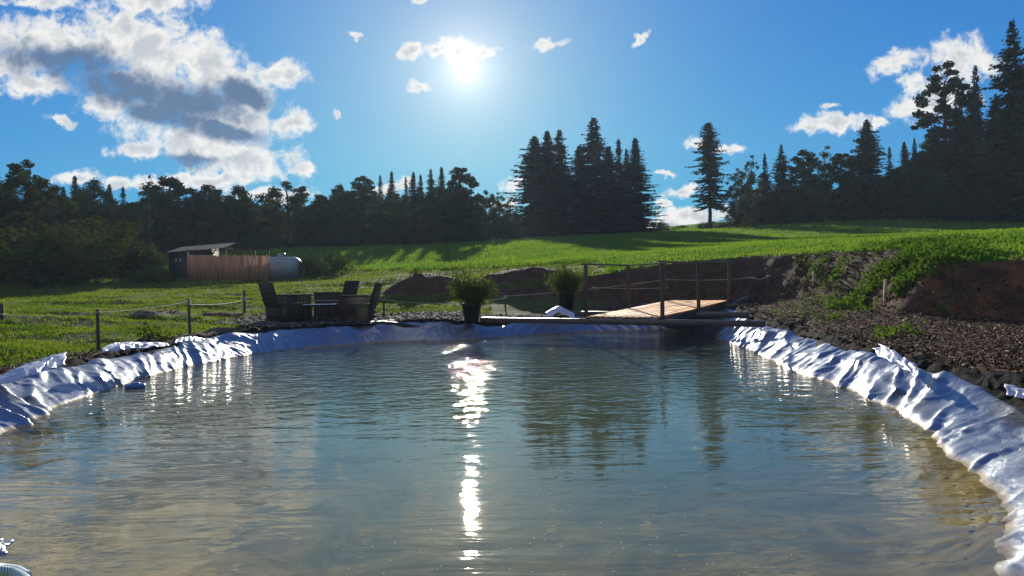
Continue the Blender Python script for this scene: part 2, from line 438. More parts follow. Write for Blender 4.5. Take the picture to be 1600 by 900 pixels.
outline0 = [(2.10, 3.1), (2.36, 3.5), (2.66, 4.0), (3.06, 5.04), (3.52, 6.54), (3.69, 8.5), (3.76, 9.83), (4.1, 12.4), (4.4, 15.4), (4.72, 17.6), (4.45, 18.5), (3.4, 18.9), (2.3, 18.85), (1.5, 18.5),
            (.62, 18), (-.4, 17.0), (-1.42, 16.4), (-2.54, 16.3), (-3.4, 15.9), (-4.17, 15.1), (-4.8, 13.7), (-5.07, 12.1), (-5.15, 10.9), (-5.02, 9.56), (-4.86, 7.96), (-4.42, 6.54), (-4.1, 5.2), (-3.3, 4.0), (-2.55, 3.15), (-2.1, 2.5), (-1.3, 1.95), (-.2, 1.75), (1.0, 1.85), (1.65, 2.2), (1.95, 2.7)]
def closed_spline(pts, n):
    p = np.array(pts, float); m = len(p); out = []
    for i in range(m):
        a, b, c, d = p[i - 1], p[i], p[(i + 1) % m], p[(i + 2) % m]
        k = max(6, int(np.linalg.norm(c - b) / 0.02))
        t = np.linspace(0, 1, k, endpoint=False)[:, None]
        out.append(0.5 * ((2 * b) + (c - a) * t + (2 * a - 5 * b + 4 * c - d) * t ** 2 + (3 * b - a - 3 * c + d) * t ** 3))
    q = np.vstack(out)
    L = np.concatenate([[0], np.cumsum(np.linalg.norm(np.diff(np.vstack([q, q[:1]]), axis=0), axis=1))])
    s = np.linspace(0, L[-1], n, endpoint=False)
    qq = np.vstack([q, q[:1]])
    return np.stack([np.interp(s, L, qq[:, 0]), np.interp(s, L, qq[:, 1])], 1), L[-1]
OUT, PERIM = closed_spline(outline0, 260)

def signed(poly, x, y):
    """distance to a closed polygon, negative inside"""
    x = np.asarray(x, float).ravel(); y = np.asarray(y, float).ravel()
    a = poly; b = np.roll(poly, -1, 0); e = b - a; L2 = (e ** 2).sum(1)
    res = np.empty(len(x))
    for i in range(0, len(x), 8000):
        px = x[i:i + 8000, None]; py = y[i:i + 8000, None]
        t = np.clip(((px - a[:, 0]) * e[:, 0] + (py - a[:, 1]) * e[:, 1]) / L2, 0, 1)
        d2 = (px - a[:, 0] - t * e[:, 0]) ** 2 + (py - a[:, 1] - t * e[:, 1]) ** 2
        cond = ((a[:, 1] > py) != (b[:, 1] > py)) & (px < e[:, 0] * (py - a[:, 1]) / (e[:, 1] + 1e-12) + a[:, 0])
        ins = cond.sum(1) % 2 == 1
        d = np.sqrt(d2.min(1)); res[i:i + 8000] = np.where(ins, -d, d)
    return res

def liner_width(x, y):
    """how wide the sloping liner shows above the water, in plan"""
    wr = smoothstep(np.asarray(x, float), 0.8, 2.2)
    near = smoothstep(np.asarray(y, float), 12, 6)
    return 0.42 + 0.16 * smoothstep(np.asarray(x, float), -3.6, -4.6) + wr * (0.18 - 0.10 * near)

def land(x, y):
    """height without the pond, cut-bank mask"""
    x = np.asarray(x, float).ravel(); y = np.asarray(y, float).ravel()
    r = np.hypot(x, y); k = np.minimum(1, 115 / np.maximum(r, 1e-6))
    f = TF(x * k, y * k) - np.maximum(0, r - 115) * 0.012
    t = TT(x, y)
    w = smoothstep(x + 0.10 * (y - 16), -3.0, 0.2) * smoothstep(r, 40, 30)
    te = f * (1 - w) + t * w
    d = signed(foot, x, y)
    rough = (fbm(x * 1.1, y * 1.1, 5) - .5) * 0.9 + (fbm(x * 4, y * 4, 9) - .5) * 0.25
    ramp = te + np.maximum(0, d + rough * smoothstep(d, 0.1, 0.8) * 0.32) * 0.80 + smoothstep(d, 0, .4) * 0.03
    inside = d < 0
    z = np.where(inside, te, np.minimum(f, ramp))
    bank = np.where(inside, 0, smoothstep(f - ramp, -0.08, 0.06)) * smoothstep(x, -3.5, -1.0)
    return z, bank, d, f

def terrain(x, y):
    x = np.asarray(x, float).ravel(); y = np.asarray(y, float).ravel()
    z, bank, dfoot, f = land(x, y)
    sd = np.full(len(x), 50.0)
    nr = np.hypot(x, y - 10) < 18
    if nr.any(): sd[nr] = signed(OUT, x[nr], y[nr])
    w = liner_width(x, y)
    up = smoothstep(sd, -0.05, 1.0) * 0
    tt = np.clip(sd / w, 0, 1)
    prof = 1 - (1 - tt) ** 1.3
    shallow = 0.30 + 0.6 * smoothstep(y, 4.0, 8.5)
    shallow = np.where(x < -1, np.minimum(shallow, 0.20 + 0.65 * smoothstep(y, 4.4, 9)), shallow)
    dep = -shallow * (1 - np.exp(np.minimum(sd, 0) / 0.9))
    zz = np.where(sd < 0, dep, z * prof)
    return zz, bank, sd, dfoot, z

def gz(x, y):
    return float(terrain([x], [y])[0][0])

# ground sheet: a fan of cells around the viewer, fine in the part one looks at
az = np.concatenate([np.linspace(-180, -50, 40, endpoint=False), np.linspace(-50, 50, 520, endpoint=False), np.linspace(50, 180, 40, endpoint=False)])
rr = np.concatenate([[0.3, 0.8, 1.3], np.geomspace(1.8, 30, 300), np.geomspace(30.6, 130, 70), np.geomspace(136, 260, 8)])
A, R = np.meshgrid(np.radians(az), rr, indexing='ij')
gx = (R * np.sin(A)).ravel(); gy = (R * np.cos(A)).ravel()
z0, bank, sd, dfoot, zl = terrain(gx, gy)
na, nrr = len(az), len(rr)
rad = np.hypot(gx, gy)
fade = smoothstep(rad, 60, 20)
bankrough = bank * ((fbm(gx * 2.2, gy * 2.2, 21) - .5) * 0.24 + (fbm(gx * 8, gy * 8, 22) - .5) * 0.12)
# a raised lip of soil round the liner, low heaps on the lawn
lw = liner_width(gx, gy)
def extras(x, y, sd_, lw_):
    rd = np.hypot(x, y)
    mi = (fbm(x * 3, y * 3, 3) - .5) * 0.05 * smoothstep(rd, 60, 20) + (fbm(x * 14, y * 14, 4) - .5) * 0.035 * smoothstep(rd, 22, 8)
    lp = np.exp(-((sd_ - lw_ - 0.30) / 0.16) ** 2) * (0.015 + 0.09 * fbm(x * 1.3, y * 1.3, 31) + .05 * (fbm(x * 6, y * 6, 33) - .5))
    und = (fbm(x * .30 + y * .12, y * .95, 35) - .5) * .34 * smoothstep(sd_, .7, 2.5) * smoothstep(x, -.5, -2.5) * smoothstep(rd, 46, 30) * (1 - smoothstep(x, -7.5, -6.2) * smoothstep(y, 14, 15.5) * smoothstep(y, 22, 20))
    return und + np.where(sd_ > .3, mi, 0) + np.where(sd_ > .1, lp, 0)
heaps = np.zeros_like(gx)
for (px, py, d, a, b, h) in [(668, 462, 24.0, 1.25, .8, .50), (560, 503, 17.2, .4, .3, .05), (262, 500, 17.5, .75, .35, .14), (235, 503, 17.0, .4, .3, .10), (355, 497, 18.5, .6, .25, .10), (1440, 560, 6.8, .7, .4, .10), (800, 447, 24.5, 1.7, .8, .35)]:
    c = P(px, py, d)
    q = ((gx - c[0]) / a) ** 2 + ((gy - c[1]) / b) ** 2
    hp = np.exp(-q * q) * h * (0.7 + .6 * fbm(gx * 3, gy * 3, 41))
    heaps = np.maximum(heaps, hp)
gzv = z0 + extras(gx, gy, sd, lw) + bankrough + np.where(sd > lw + .28, heaps, 0) - np.where((sd > -0.6) & (sd < lw + 0.05), 0.035, 0) - np.where(sd <= -0.6, 0.05, 0)
# zones: R woodchip mulch, G bare cut soil, B grey gravel
right = smoothstep(gx - 0.05 * gy, 1.0, 2.0)
mulch = np.where(dfoot < 0.15, right, 0) * (sd > 0)
mulch = np.maximum(mulch, smoothstep(sd, 1.35, 0.95) * (sd > 0))
cx = P(600, 490, 17.8)
gravel = smoothstep(gy + 0.25 * gx, 14.6, 15.3) * smoothstep(gy, 19.6, 18.6) * smoothstep(gx, -6.6, -5.6) * smoothstep(gx, 3.2, 2.0) * (sd > 0.5)
gravel = np.maximum(gravel, np.exp(-((gy - 17.3 - 0.05 * gx) / .28) ** 2) * smoothstep(gx, -11, -9) * smoothstep(gx, -5.0, -6) * .8)
soil = np.maximum(bank, np.minimum(1, heaps * 7))
soil = np.maximum(soil, 0.6 * np.exp(-((gy - 18.6 + .05 * gx) / .7) ** 2) * smoothstep(gx, -9.0, -11.5))
patch = fbm(gx * .55, gy * 1.2, 77)
soil = np.maximum(soil, smoothstep(patch, .60, .70) * .5 * (gx < -1) * smoothstep(gy, 26, 22))
isfield = smoothstep(gy, np.interp(gx, [-40, -17, -8, -4, 0, 3, 3.1], [44, 42, 39, 34, 31, 27, 0]), np.interp(gx, [-40, -17, -8, -4, 0, 3, 3.1], [44, 42, 39, 34, 31, 27, 0]) + 0.8)
zone = np.stack([mulch, soil, gravel, np.ones_like(gx)], 1)
idx = np.arange(na * nrr).reshape(na, nrr)
i0 = idx; i1 = np.roll(idx, -1, 0)
Q = np.stack([i0[:, :-1], i1[:, :-1], i1[:, 1:], i0[:, 1:]], -1).reshape(-1, 4)
keep = ~(sd[Q].max(1) < -0.9)
# centre cap
V = np.stack([gx, gy, gzv], 1)
cap = np.array([[len(V), idx[(i + 1) % na, 0], idx[i, 0]] for i in range(na)])
V = np.vstack([V, [0, 0, .3]])
zone = np.vstack([zone, [1, 0, 0, 1]]); isf = np.append(isfield, 0)

m = bpy.data.materials.new('ground'); m.use_nodes = True
N = NT(m.node_tree); B = m.node_tree.nodes['Principled BSDF']
pos = N.node('ShaderNodeNewGeometry').outputs['Position']
at = N.node('ShaderNodeAttribute', attribute_name='zone'); sp = N.node('ShaderNodeSeparateColor'); N.l.new(at.outputs['Color'], sp.inputs[0])
fa = N.node('ShaderNodeAttribute', attribute_name='meadow').outputs['Fac']
nz = N.noise(pos, 3.0, 6, 0.65); nf = N.noise(pos, 30, 5, 0.7); nb = N.noise(pos, 0.5, 4, 0.6)
lawn = N.mix(N.smooth(nz, .35, .65), (0.035, 0.055, 0.012), (0.075, 0.090, 0.020))
lawn = N.mix(N.smooth(nf, .58, .75), lawn, (0.07, 0.05, 0.028))
fld = N.mix(N.smooth(nb, .35, .65), (0.040, 0.085, 0.014), (0.075, 0.125, 0.022))
g = N.mix(fa, lawn, fld)
vor = N.node('ShaderNodeTexVoronoi'); N.l.new(pos, vor.inputs['Vector']); vor.inputs['Scale'].default_value = 30
chip = N.mix(N.smooth(nf, .35, .7), (0.046, 0.026, 0.016), (0.115, 0.066, 0.038))
soilc = N.mix(N.smooth(nz, .35, .65), (0.044, 0.027, 0.017), (0.098, 0.056, 0.034))
red = N.mix(N.smooth(N.noise(N.mapping(pos, rot=(0, 0, .6), scale=(1, .35, 1)), 2.6, 6, .65), .45, .68), soilc, (0.18, 0.076, 0.038))
sx = N.node('ShaderNodeSeparateXYZ'); N.l.new(pos, sx.inputs[0])
soilc = N.mix(N.m('MULTIPLY', N.smooth(sx.outputs[0], 5.6, 7.5), N.smooth(sx.outputs[1], 16.0, 13.5)), soilc, red)
grav = N.mix(vor.outputs['Color'], (0.08, 0.075, 0.07), (0.30, 0.29, 0.28))
grav = N.mix(N.smooth(nf, .4, .7), grav, (0.10, 0.085, 0.07))
jit = N.m('MULTIPLY_ADD', N.noise(pos, 7, 5, .7), .9, -.45)
def zmix(prev, ch, new):
    f_ = N.smooth(N.m('ADD', ch, N.m('MULTIPLY', jit, N.smooth(ch, 0, .3))), .30, .60)
    return N.mix(f_, prev, new)
c = zmix(g, sp.outputs[2], grav); c = zmix(c, sp.outputs[0], chip); c = zmix(c, sp.outputs[1], soilc)
N.l.new(c, B.inputs['Base Color']); B.inputs['Roughness'].default_value = 0.95; B.inputs['Specular IOR Level'].default_value = 0.15
bp = N.node('ShaderNodeBump'); bp.inputs['Distance'].default_value = 0.03; bp.inputs['Strength'].default_value = 0.9
N.l.new(N.m('ADD', nf, N.m('MULTIPLY', vor.outputs['Distance'], .6)), bp.inputs['Height']); N.l.new(bp.outputs[0], B.inputs['Normal'])
M_ground = m
tag(link('ground', mesh_np('ground', V, [Q[keep], cap], M_ground, True, {'zone': zone, 'meadow': isf})), kind='structure')

# pond floor: silt lying on the sunken liner
fxs = np.arange(-6.2, 6.2, 0.06); fys = np.arange(1.6, 21, 0.06)
FX, FY = np.meshgrid(fxs, fys, indexing='ij'); fx = FX.ravel(); fy = FY.ravel()
fsd = signed(OUT, fx, fy)
near = fsd < 0.5
fz = np.zeros(len(fx)); fz[near] = terrain(fx[near], fy[near])[0]
fz = fz + (fbm(fx * 1.4, fy * 1.4, 51) - .5) * 0.10 * smoothstep(fsd, -.2, -1) + (fbm(fx * 5 + fy, fy * 5, 52) - .5) * 0.03 * smoothstep(fsd, 0, -.6)
fi = np.arange(len(fx)).reshape(len(fxs), len(fys))
FQ = np.stack([fi[:-1, :-1], fi[1:, :-1], fi[1:, 1:], fi[:-1, 1:]], -1).reshape(-1, 4)
def compact(V, Q, keep, attrs=None):
    Q = Q[keep]; u, inv = np.unique(Q, return_inverse=True)
    return V[u], inv.reshape(Q.shape), u
Vf, Qf, uf = compact(np.stack([fx, fy, fz - .012], 1), FQ, fsd[FQ].max(1) < -0.12)
m = bpy.data.materials.new('silt'); m.use_nodes = True
N = NT(m.node_tree); B = m.node_tree.nodes['Principled BSDF']
pos = N.node('ShaderNodeNewGeometry').outputs['Position']
c = N.mix(N.smooth(N.noise(pos, 1.6, 6, .65, 1.2), .38, .64), (0.48, 0.35, 0.145), (0.125, 0.088, 0.036))
c = N.mix(N.smooth(N.noise(N.mapping(pos, scale=(1, 3, 1)), 5, 6, .7, .8), .52, .70), c, (0.045, 0.036, 0.020))
N.l.new(c, B.inputs['Base Color']); B.inputs['Roughness'].default_value = .9
tag(link('pond_floor', mesh_np('pond_floor', Vf, Qf, m, True)), kind='structure')

# water
wx = np.arange(-6.0, 6.0, 0.1); wy = np.arange(1.6, 21, 0.1)
WX, WY = np.meshgrid(wx, wy, indexing='ij'); wsd = signed(OUT, WX, WY)
wz = np.zeros(WX.size)
wi = np.arange(WX.size).reshape(WX.shape)
WQ = np.stack([wi[:-1, :-1], wi[1:, :-1], wi[1:, 1:], wi[:-1, 1:]], -1).reshape(-1, 4)
Vw, Qw, uw = compact(np.stack([WX.ravel(), WY.ravel(), wz], 1), WQ, wsd[WQ].min(1) < 0.16)
depth = -np.minimum(0, terrain(Vw[:, 0], Vw[:, 1])[0])
m = bpy.data.materials.new('pond_water'); m.use_nodes = True
N = NT(m.node_tree); N.n.clear()
pos = N.node('ShaderNodeNewGeometry').outputs['Position']
dp = N.node('ShaderNodeAttribute', attribute_name='depth').outputs['Fac']
turb = N.m('SUBTRACT', 1.0, N.m('MULTIPLY', N.m('EXPONENT', N.m('MULTIPLY', dp, -2.3)), .92))
murk = N.mix(N.noise(pos, .5, 3, .6), (0.084, 0.114, 0.070), (0.108, 0.134, 0.078))
# ripples: wind chop in the open, long soft wavelets near the viewer
sx = N.node('ShaderNodeSeparateXYZ'); N.l.new(pos, sx.inputs[0])
far = N.smooth(N.m('MULTIPLY_ADD', N.noise(pos, .7, 2, .5), 1.6, N.m('ADD', sx.outputs[1], -.8)), 5.0, 9.5)
chop = N.noise(N.mapping(pos, rot=(0, 0, .12), scale=(1, 1.35, 1)), 3.3, 2, .5, .5)
chop2 = N.noise(N.mapping(pos, rot=(0, 0, -.25), scale=(1, 1.5, 1)), 8, 2, .5, .4)
swell = N.noise(N.mapping(pos, rot=(0, 0, -.10), scale=(.5, 2.6, 1)), 1.7, 3, .5, 1.2)
slow = N.noise(pos, 1.3, 3, .5, 1.0)
h = N.m('MULTIPLY', N.m('ADD', N.m('MULTIPLY', chop, .0185), N.m('MULTIPLY', chop2, .0055)), N.m('MULTIPLY_ADD', far, .93, .07))
h = N.m('ADD', h, N.m('MULTIPLY', N.noise(pos, 24, 2, .5), N.m('MULTIPLY_ADD', far, .0011, .0003)))
h = N.m('ADD', h, N.m('MULTIPLY', swell, .0042)); h = N.m('ADD', h, N.m('MULTIPLY', slow, .0065))
bp = N.node('ShaderNodeBump'); bp.inputs['Distance'].default_value = 1.0; bp.inputs['Strength'].default_value = 1.0
N.l.new(h, bp.inputs['Height'])
inc = N.node('ShaderNodeNewGeometry').outputs['Incoming']      # Schlick's reflectance, the same seen from above and below
cosv = N.m('ABSOLUTE', N.vm('DOT_PRODUCT', bp.outputs[0], inc))
frs = N.m('MULTIPLY_ADD', N.m('POWER', N.m('SUBTRACT', 1.0, cosv, clamp=True), 4.8), .97, .03, clamp=True)
gl = N.node('ShaderNodeBsdfGlossy'); gl.inputs['Roughness'].default_value = .014; N.l.new(bp.outputs[0], gl.inputs['Normal'])
gl.inputs['Color'].default_value = (.97, .95, .89, 1)
tr = N.node('ShaderNodeBsdfTransparent'); tr.inputs[0].default_value = (.90, .87, .64, 1)
df = N.node('ShaderNodeBsdfDiffuse'); N.l.new(murk, df.inputs[0])
m1 = N.node('ShaderNodeMixShader'); N.l.new(turb, m1.inputs[0]); N.l.new(tr.outputs[0], m1.inputs[1]); N.l.new(df.outputs[0], m1.inputs[2])
m2 = N.node('ShaderNodeMixShader'); N.l.new(frs, m2.inputs[0]); N.l.new(m1.outputs[0], m2.inputs[1]); N.l.new(gl.outputs[0], m2.inputs[2])
o = N.node('ShaderNodeOutputMaterial'); N.l.new(m2.outputs[0], o.inputs[0])
M_water = m
tag(link('water', mesh_np('water', Vw, Qw, M_water, True, {'depth': depth})), kind='structure')

# ------------------------------------------------------------------ pond liner
NS = 2600
LO, LP = closed_spline(outline0, NS)
tg = np.roll(LO, -1, 0) - np.roll(LO, 1, 0)
for _ in range(30): tg = (np.roll(tg, 1, 0) + tg * 2 + np.roll(tg, -1, 0)) / 4
tg /= np.linalg.norm(tg, axis=1)[:, None]
nrm = np.stack([tg[:, 1], -tg[:, 0]], 1)          # outline runs counter-clockwise: outward is to its right
NTT = 44
tv = np.concatenate([np.linspace(-0.9, -0.1, 9, endpoint=False), np.linspace(-0.1, 1.0, 29), np.linspace(1.03, 1.35, 6)])
S = np.arange(NS) * LP / NS
SS, TV = np.meshgrid(S, tv, indexing='ij')
wid = liner_width(LO[:, 0], LO[:, 1])[:, None] * np.ones((1, NTT))
base_t = TV * wid
X = LO[:, 0][:, None] + nrm[:, 0][:, None] * base_t; Y = LO[:, 1][:, None] + nrm[:, 1][:, None] * base_t
zt = terrain(X.ravel(), Y.ravel())[0].reshape(X.shape)
rightside = (smoothstep(LO[:, 0], 1.0, 2.2))[:, None]
dirn = 1.0 - 2.0 * rightside                       # folds lean one way on each side
farfold = smoothstep(LO[:, 1], 12.5, 14.5)[:, None] * (1 - rightside)
def ridged(n): return 1 - np.abs(2 * n - 1)
w1 = (fbm(SS * .9, TV * 1.2, 61) - .5)
sh = SS + dirn * TV * (0.50 + .5 * w1) + .5 * w1
f1 = ridged(vnoise(sh * 1.7, TV * .5 + SS * .2, 62)) ** 1.5
f2 = ridged(vnoise((SS + dirn * TV * .66 + .6 * w1) * 3.6 + 9, TV * .6 + SS * .1, 63)) ** 1.4
f3 = ridged(vnoise((SS + dirn * TV * .4 + .4 * w1) * 7.0 + 3, TV * .8, 64))
f4 = ridged(vnoise((SS - dirn * .5 * TV) * 1.6, TV * 1.3, 65)) ** 4
gate = smoothstep(fbm(SS * .5, TV * .4, 66), .30, .62)
env = smoothstep(TV, -0.75, 0.12) * (1 - .55 * smoothstep(TV, .75, 1.1))
amp = (1 - .35 * farfold) * (1 - .45 * rightside * smoothstep(LO[:, 1], 5.5, 3.5)[:, None])
def crease(n, w=.16): return np.clip(1 - np.abs(2 * n - 1) / w, 0, 1)
c1 = crease(vnoise((SS + dirn * TV * .55 + .8 * w1) * 2.6 + 31, TV * .8, 81), .30)
c2 = crease(vnoise((SS - dirn * TV * .30) * 3.8 + 17, TV * 1.0, 82), .22)
c3 = crease(fbm((SS + dirn * TV * .9) * 5.0, TV * 3.0, 83, 3), .10)
disp = env * amp * (f1 * .058 * (.55 + .45 * gate) + f2 * .034 * (.55 + .45 * gate) + f3 * .012 + c1 * .026 + c2 * .009 + c3 * .003 - .045)
slope_n = 0.62
X = X + nrm[:, 0][:, None] * (-disp * slope_n); Y = Y + nrm[:, 1][:, None] * (-disp * slope_n)
# upper hem: tucked down behind the lip, wavy
hem = smoothstep(TV, 1.0, 1.35)
wav = (fbm(SS * 1.1, SS * 0, 67) - .5) * .12 + (fbm(SS * 4, SS * 0, 68) - .5) * .05
Z = zt + .012 + disp * .85 + smoothstep(TV, .6, 1.0) * wav * (1 - hem) - hem * .09 - .07 * smoothstep(TV, -.22, -.5)
LV = np.stack([X, Y, Z], -1).reshape(-1, 3)
li = np.arange(NS * NTT).reshape(NS, NTT); ln = np.roll(li, -1, 0)
LQ = np.stack([li[:, :-1], ln[:, :-1], ln[:, 1:], li[:, 1:]], -1).reshape(-1, 4)
m = bpy.data.materials.new('liner_foil'); m.use_nodes = True
N = NT(m.node_tree); B = m.node_tree.nodes['Principled BSDF']
pos = N.node('ShaderNodeNewGeometry').outputs['Position']
sz = N.node('ShaderNodeSeparateXYZ'); N.l.new(pos, sz.inputs[0])
lc = N.mix(N.noise(pos, 2.5, 5, .6), (0.285, 0.310, 0.350), (0.245, 0.275, 0.320))
wet = N.smooth(N.m('ADD', sz.outputs[2], N.m('MULTIPLY_ADD', N.noise(pos, 5, 4, .6), .03, -.015)), .030, -.012)
lc = N.mix(N.m('MULTIPLY', wet, .96), lc, N.mix(N.smooth(N.noise(pos, 1.6, 6, .65, 1.2), .38, .64), (0.40, 0.29, 0.12), (0.115, 0.082, 0.034)))
N.l.new(lc, B.inputs['Base Color']); N.l.new(N.m('MULTIPLY', N.m('SUBTRACT', 1.0, wet), .80), B.inputs['Metallic']); B.inputs['Specular IOR Level'].default_value = .10
N.l.new(N.m('ADD', N.m('MULTIPLY', wet, .5), N.m('MULTIPLY_ADD', N.noise(pos, 6, 4, .6), .16, .29)), B.inputs['Roughness'])
bp = N.node('ShaderNodeBump'); bp.inputs['Distance'].default_value = .004; bp.inputs['Strength'].default_value = .8
wr_ = N.node('ShaderNodeTexVoronoi', feature='DISTANCE_TO_EDGE'); wr_.inputs['Scale'].default_value = 5.5
N.l.new(N.vm('ADD', pos, N.vm('MULTIPLY', N.noise(pos, 4, 3, .6, out=1), (.25, .25, .25))), wr_.inputs['Vector'])
N.l.new(N.m('ADD', N.m('MULTIPLY', N.noise(pos, 14, 5, .6, .5), .5), N.m('MULTIPLY', N.smooth(wr_.outputs['Distance'], 0, .16), .45)), bp.inputs['Height']); N.l.new(bp.outputs[0], B.inputs['Normal'])
M_liner = m
liner = link('pond_liner', mesh_np('pond_liner', LV, LQ, M_liner, True))
tag(liner, 'wrinkled silvery blue plastic pond liner draped round the water edge', 'pond liner')

def crumple(name, pts_a, pts_b, mat, seed, amp=.05, lift=0.03, nu=60, nv=16):
    """a loose sheet between two edge polylines"""
    a = np.array(pts_a, float); b = np.array(pts_b, float)
    def res(p):
        L = np.concatenate([[0], np.cumsum(np.linalg.norm(np.diff(p, axis=0), axis=1))]); s = np.linspace(0, L[-1], nu)
        return np.stack([np.interp(s, L, p[:, k]) for k in range(3)], 1)
    a = res(a); b = res(b); v = np.linspace(0, 1, nv)
    G = a[:, None] * (1 - v)[None, :, None] + b[:, None] * v[None, :, None]
    U, VV = np.meshgrid(np.linspace(0, 1, nu), v, indexing='ij')
    n = ridged(vnoise(U * 6 + VV * 1.5, VV * 1.7, seed)) ** 1.5 + .5 * ridged(vnoise(U * 13 - VV * 2, VV * 3, seed + 1))
    G[..., 2] += n * amp * .55 + lift * np.sin(VV * math.pi)
    e = (fbm(U * 9, VV * 3, seed + 3) - .5) * .10
    G[..., 0] += e; G[..., 1] += (fbm(U * 9, VV * 3, seed + 4) - .5) * .10
    gi = np.arange(nu * nv).reshape(nu, nv)
    q = np.stack([gi[:-1, :-1], gi[1:, :-1], gi[1:, 1:], gi[:-1, 1:]], -1).reshape(-1, 4)
    o = link(name, mesh_np(name, G.reshape(-1, 3), q, mat, True), liner)
    md = o.modifiers.new('thick', 'SOLIDIFY'); md.thickness = .004
    return o
M_under = pmat('fleece_and_shade', (0.016, 0.015, 0.015), .95, var=.4, scale=6, bump=.01, bscale=25, spec=.03)
M_flap = pmat('foil_flap', (0.50, 0.53, 0.58), .40, metal=.15, var=.12, scale=5, bump=.003, bscale=20)
def Lp(px, py, d, dz=0): p = P(px, py, d); return (p[0], p[1], p[2] + dz)
crumple('flap', [Lp(-30, 612, 7.2), Lp(40, 592, 7.6), Lp(103, 572, 8.2)], [Lp(-10, 600, 7.7, .02), Lp(50, 576, 8.1, .05), Lp(98, 562, 8.6, .06)], M_flap, 301, .04)
crumple('flap', [Lp(160, 553, 9.3), Lp(185, 549, 9.6), Lp(262, 541, 10.6)], [Lp(168, 543, 9.7, .02), Lp(192, 541, 10.0, .04), Lp(255, 540, 10.9, 0)], M_flap, 311, .04)
crumple('flap', [Lp(272, 538, 11.2), Lp(292, 536, 11.5), Lp(318, 535, 11.9)], [Lp(282, 531, 11.7, .01), Lp(300, 530, 11.9, .03), Lp(316, 531, 12.2, 0)], M_flap, 316, .03)
crumple('flap', [Lp(1368, 556, 7.9), Lp(1395, 570, 7.2), Lp(1430, 588, 6.6)], [Lp(1376, 546, 8.3, .03), Lp(1402, 560, 7.6, .04), Lp(1436, 580, 6.9, 0)], M_flap, 321, .05)
crumple('flap', [Lp(1526, 604, 5.9), Lp(1560, 612, 5.6), Lp(1640, 632, 5.1)], [Lp(1540, 592, 6.3, .04), Lp(1575, 596, 6.0, .05), Lp(1650, 610, 5.6, .02)], M_under, 331, .05)
crumple('flap', [Lp(1575, 618, 5.4), Lp(1650, 640, 5.0)], [Lp(1580, 609, 5.6, .02), Lp(1660, 622, 5.3, .02)], M_flap, 336, .02, nu=30)
crumple('flap', [Lp(430, 517, 15.6), Lp(520, 509, 16.2), Lp(610, 505, 16.6), Lp(655, 512, 16.6)], [Lp(430, 511, 16.2), Lp(520, 505, 16.8), Lp(610, 501, 17.2), Lp(655, 508, 17.1)], M_black, 341, .03)
crumple('flap', [Lp(855, 498, 17.6), Lp(872, 492, 17.7, .05), Lp(896, 499, 17.6)], [Lp(850, 493, 18.1), Lp(872, 489, 18.2, .12), Lp(900, 494, 18.1)], M_flap, 351, .03, lift=.10, nu=30)
# black underlay behind the liner hem, its black also painted for shaded soil
ut = np.linspace(0, 1, 9)
UO = LO[::2]; un = nrm[::2]; us = S[::2]; uw_ = wid[::2, 0]
UT, US = np.meshgrid(ut, us)
off = uw_[:, None] * 1.0 + .02 + UT * (.16 + .10 * fbm(US * .8, US * 0, 71))
ux = UO[:, 0][:, None] + un[:, 0][:, None] * off; uy = UO[:, 1][:, None] + un[:, 1][:, None] * off
uz = terrain(ux.ravel(), uy.ravel())[0].reshape(ux.shape)
uz = uz + (.01 + np.sin(UT * math.pi) * (.01 + .10 * fbm(US * 1.7, UT, 72)) + .05 * (ridged(vnoise(US * 5, UT * 2, 73)) - .6) + .04 * (vnoise(US * 14, UT * 4, 74) - .5)) * 1.0 - .06 * (UT > .99)
ui = np.arange(ux.size).reshape(ux.shape); un2 = np.roll(ui, -1, 0)
uq = np.stack([ui[:, :-1], un2[:, :-1], un2[:, 1:], ui[:, 1:]], -1).reshape(-1, 4)
link('underlay_and_shade', mesh_np('underlay_and_shade', np.stack([ux, uy, uz], -1).reshape(-1, 3), uq, M_under, True), liner)

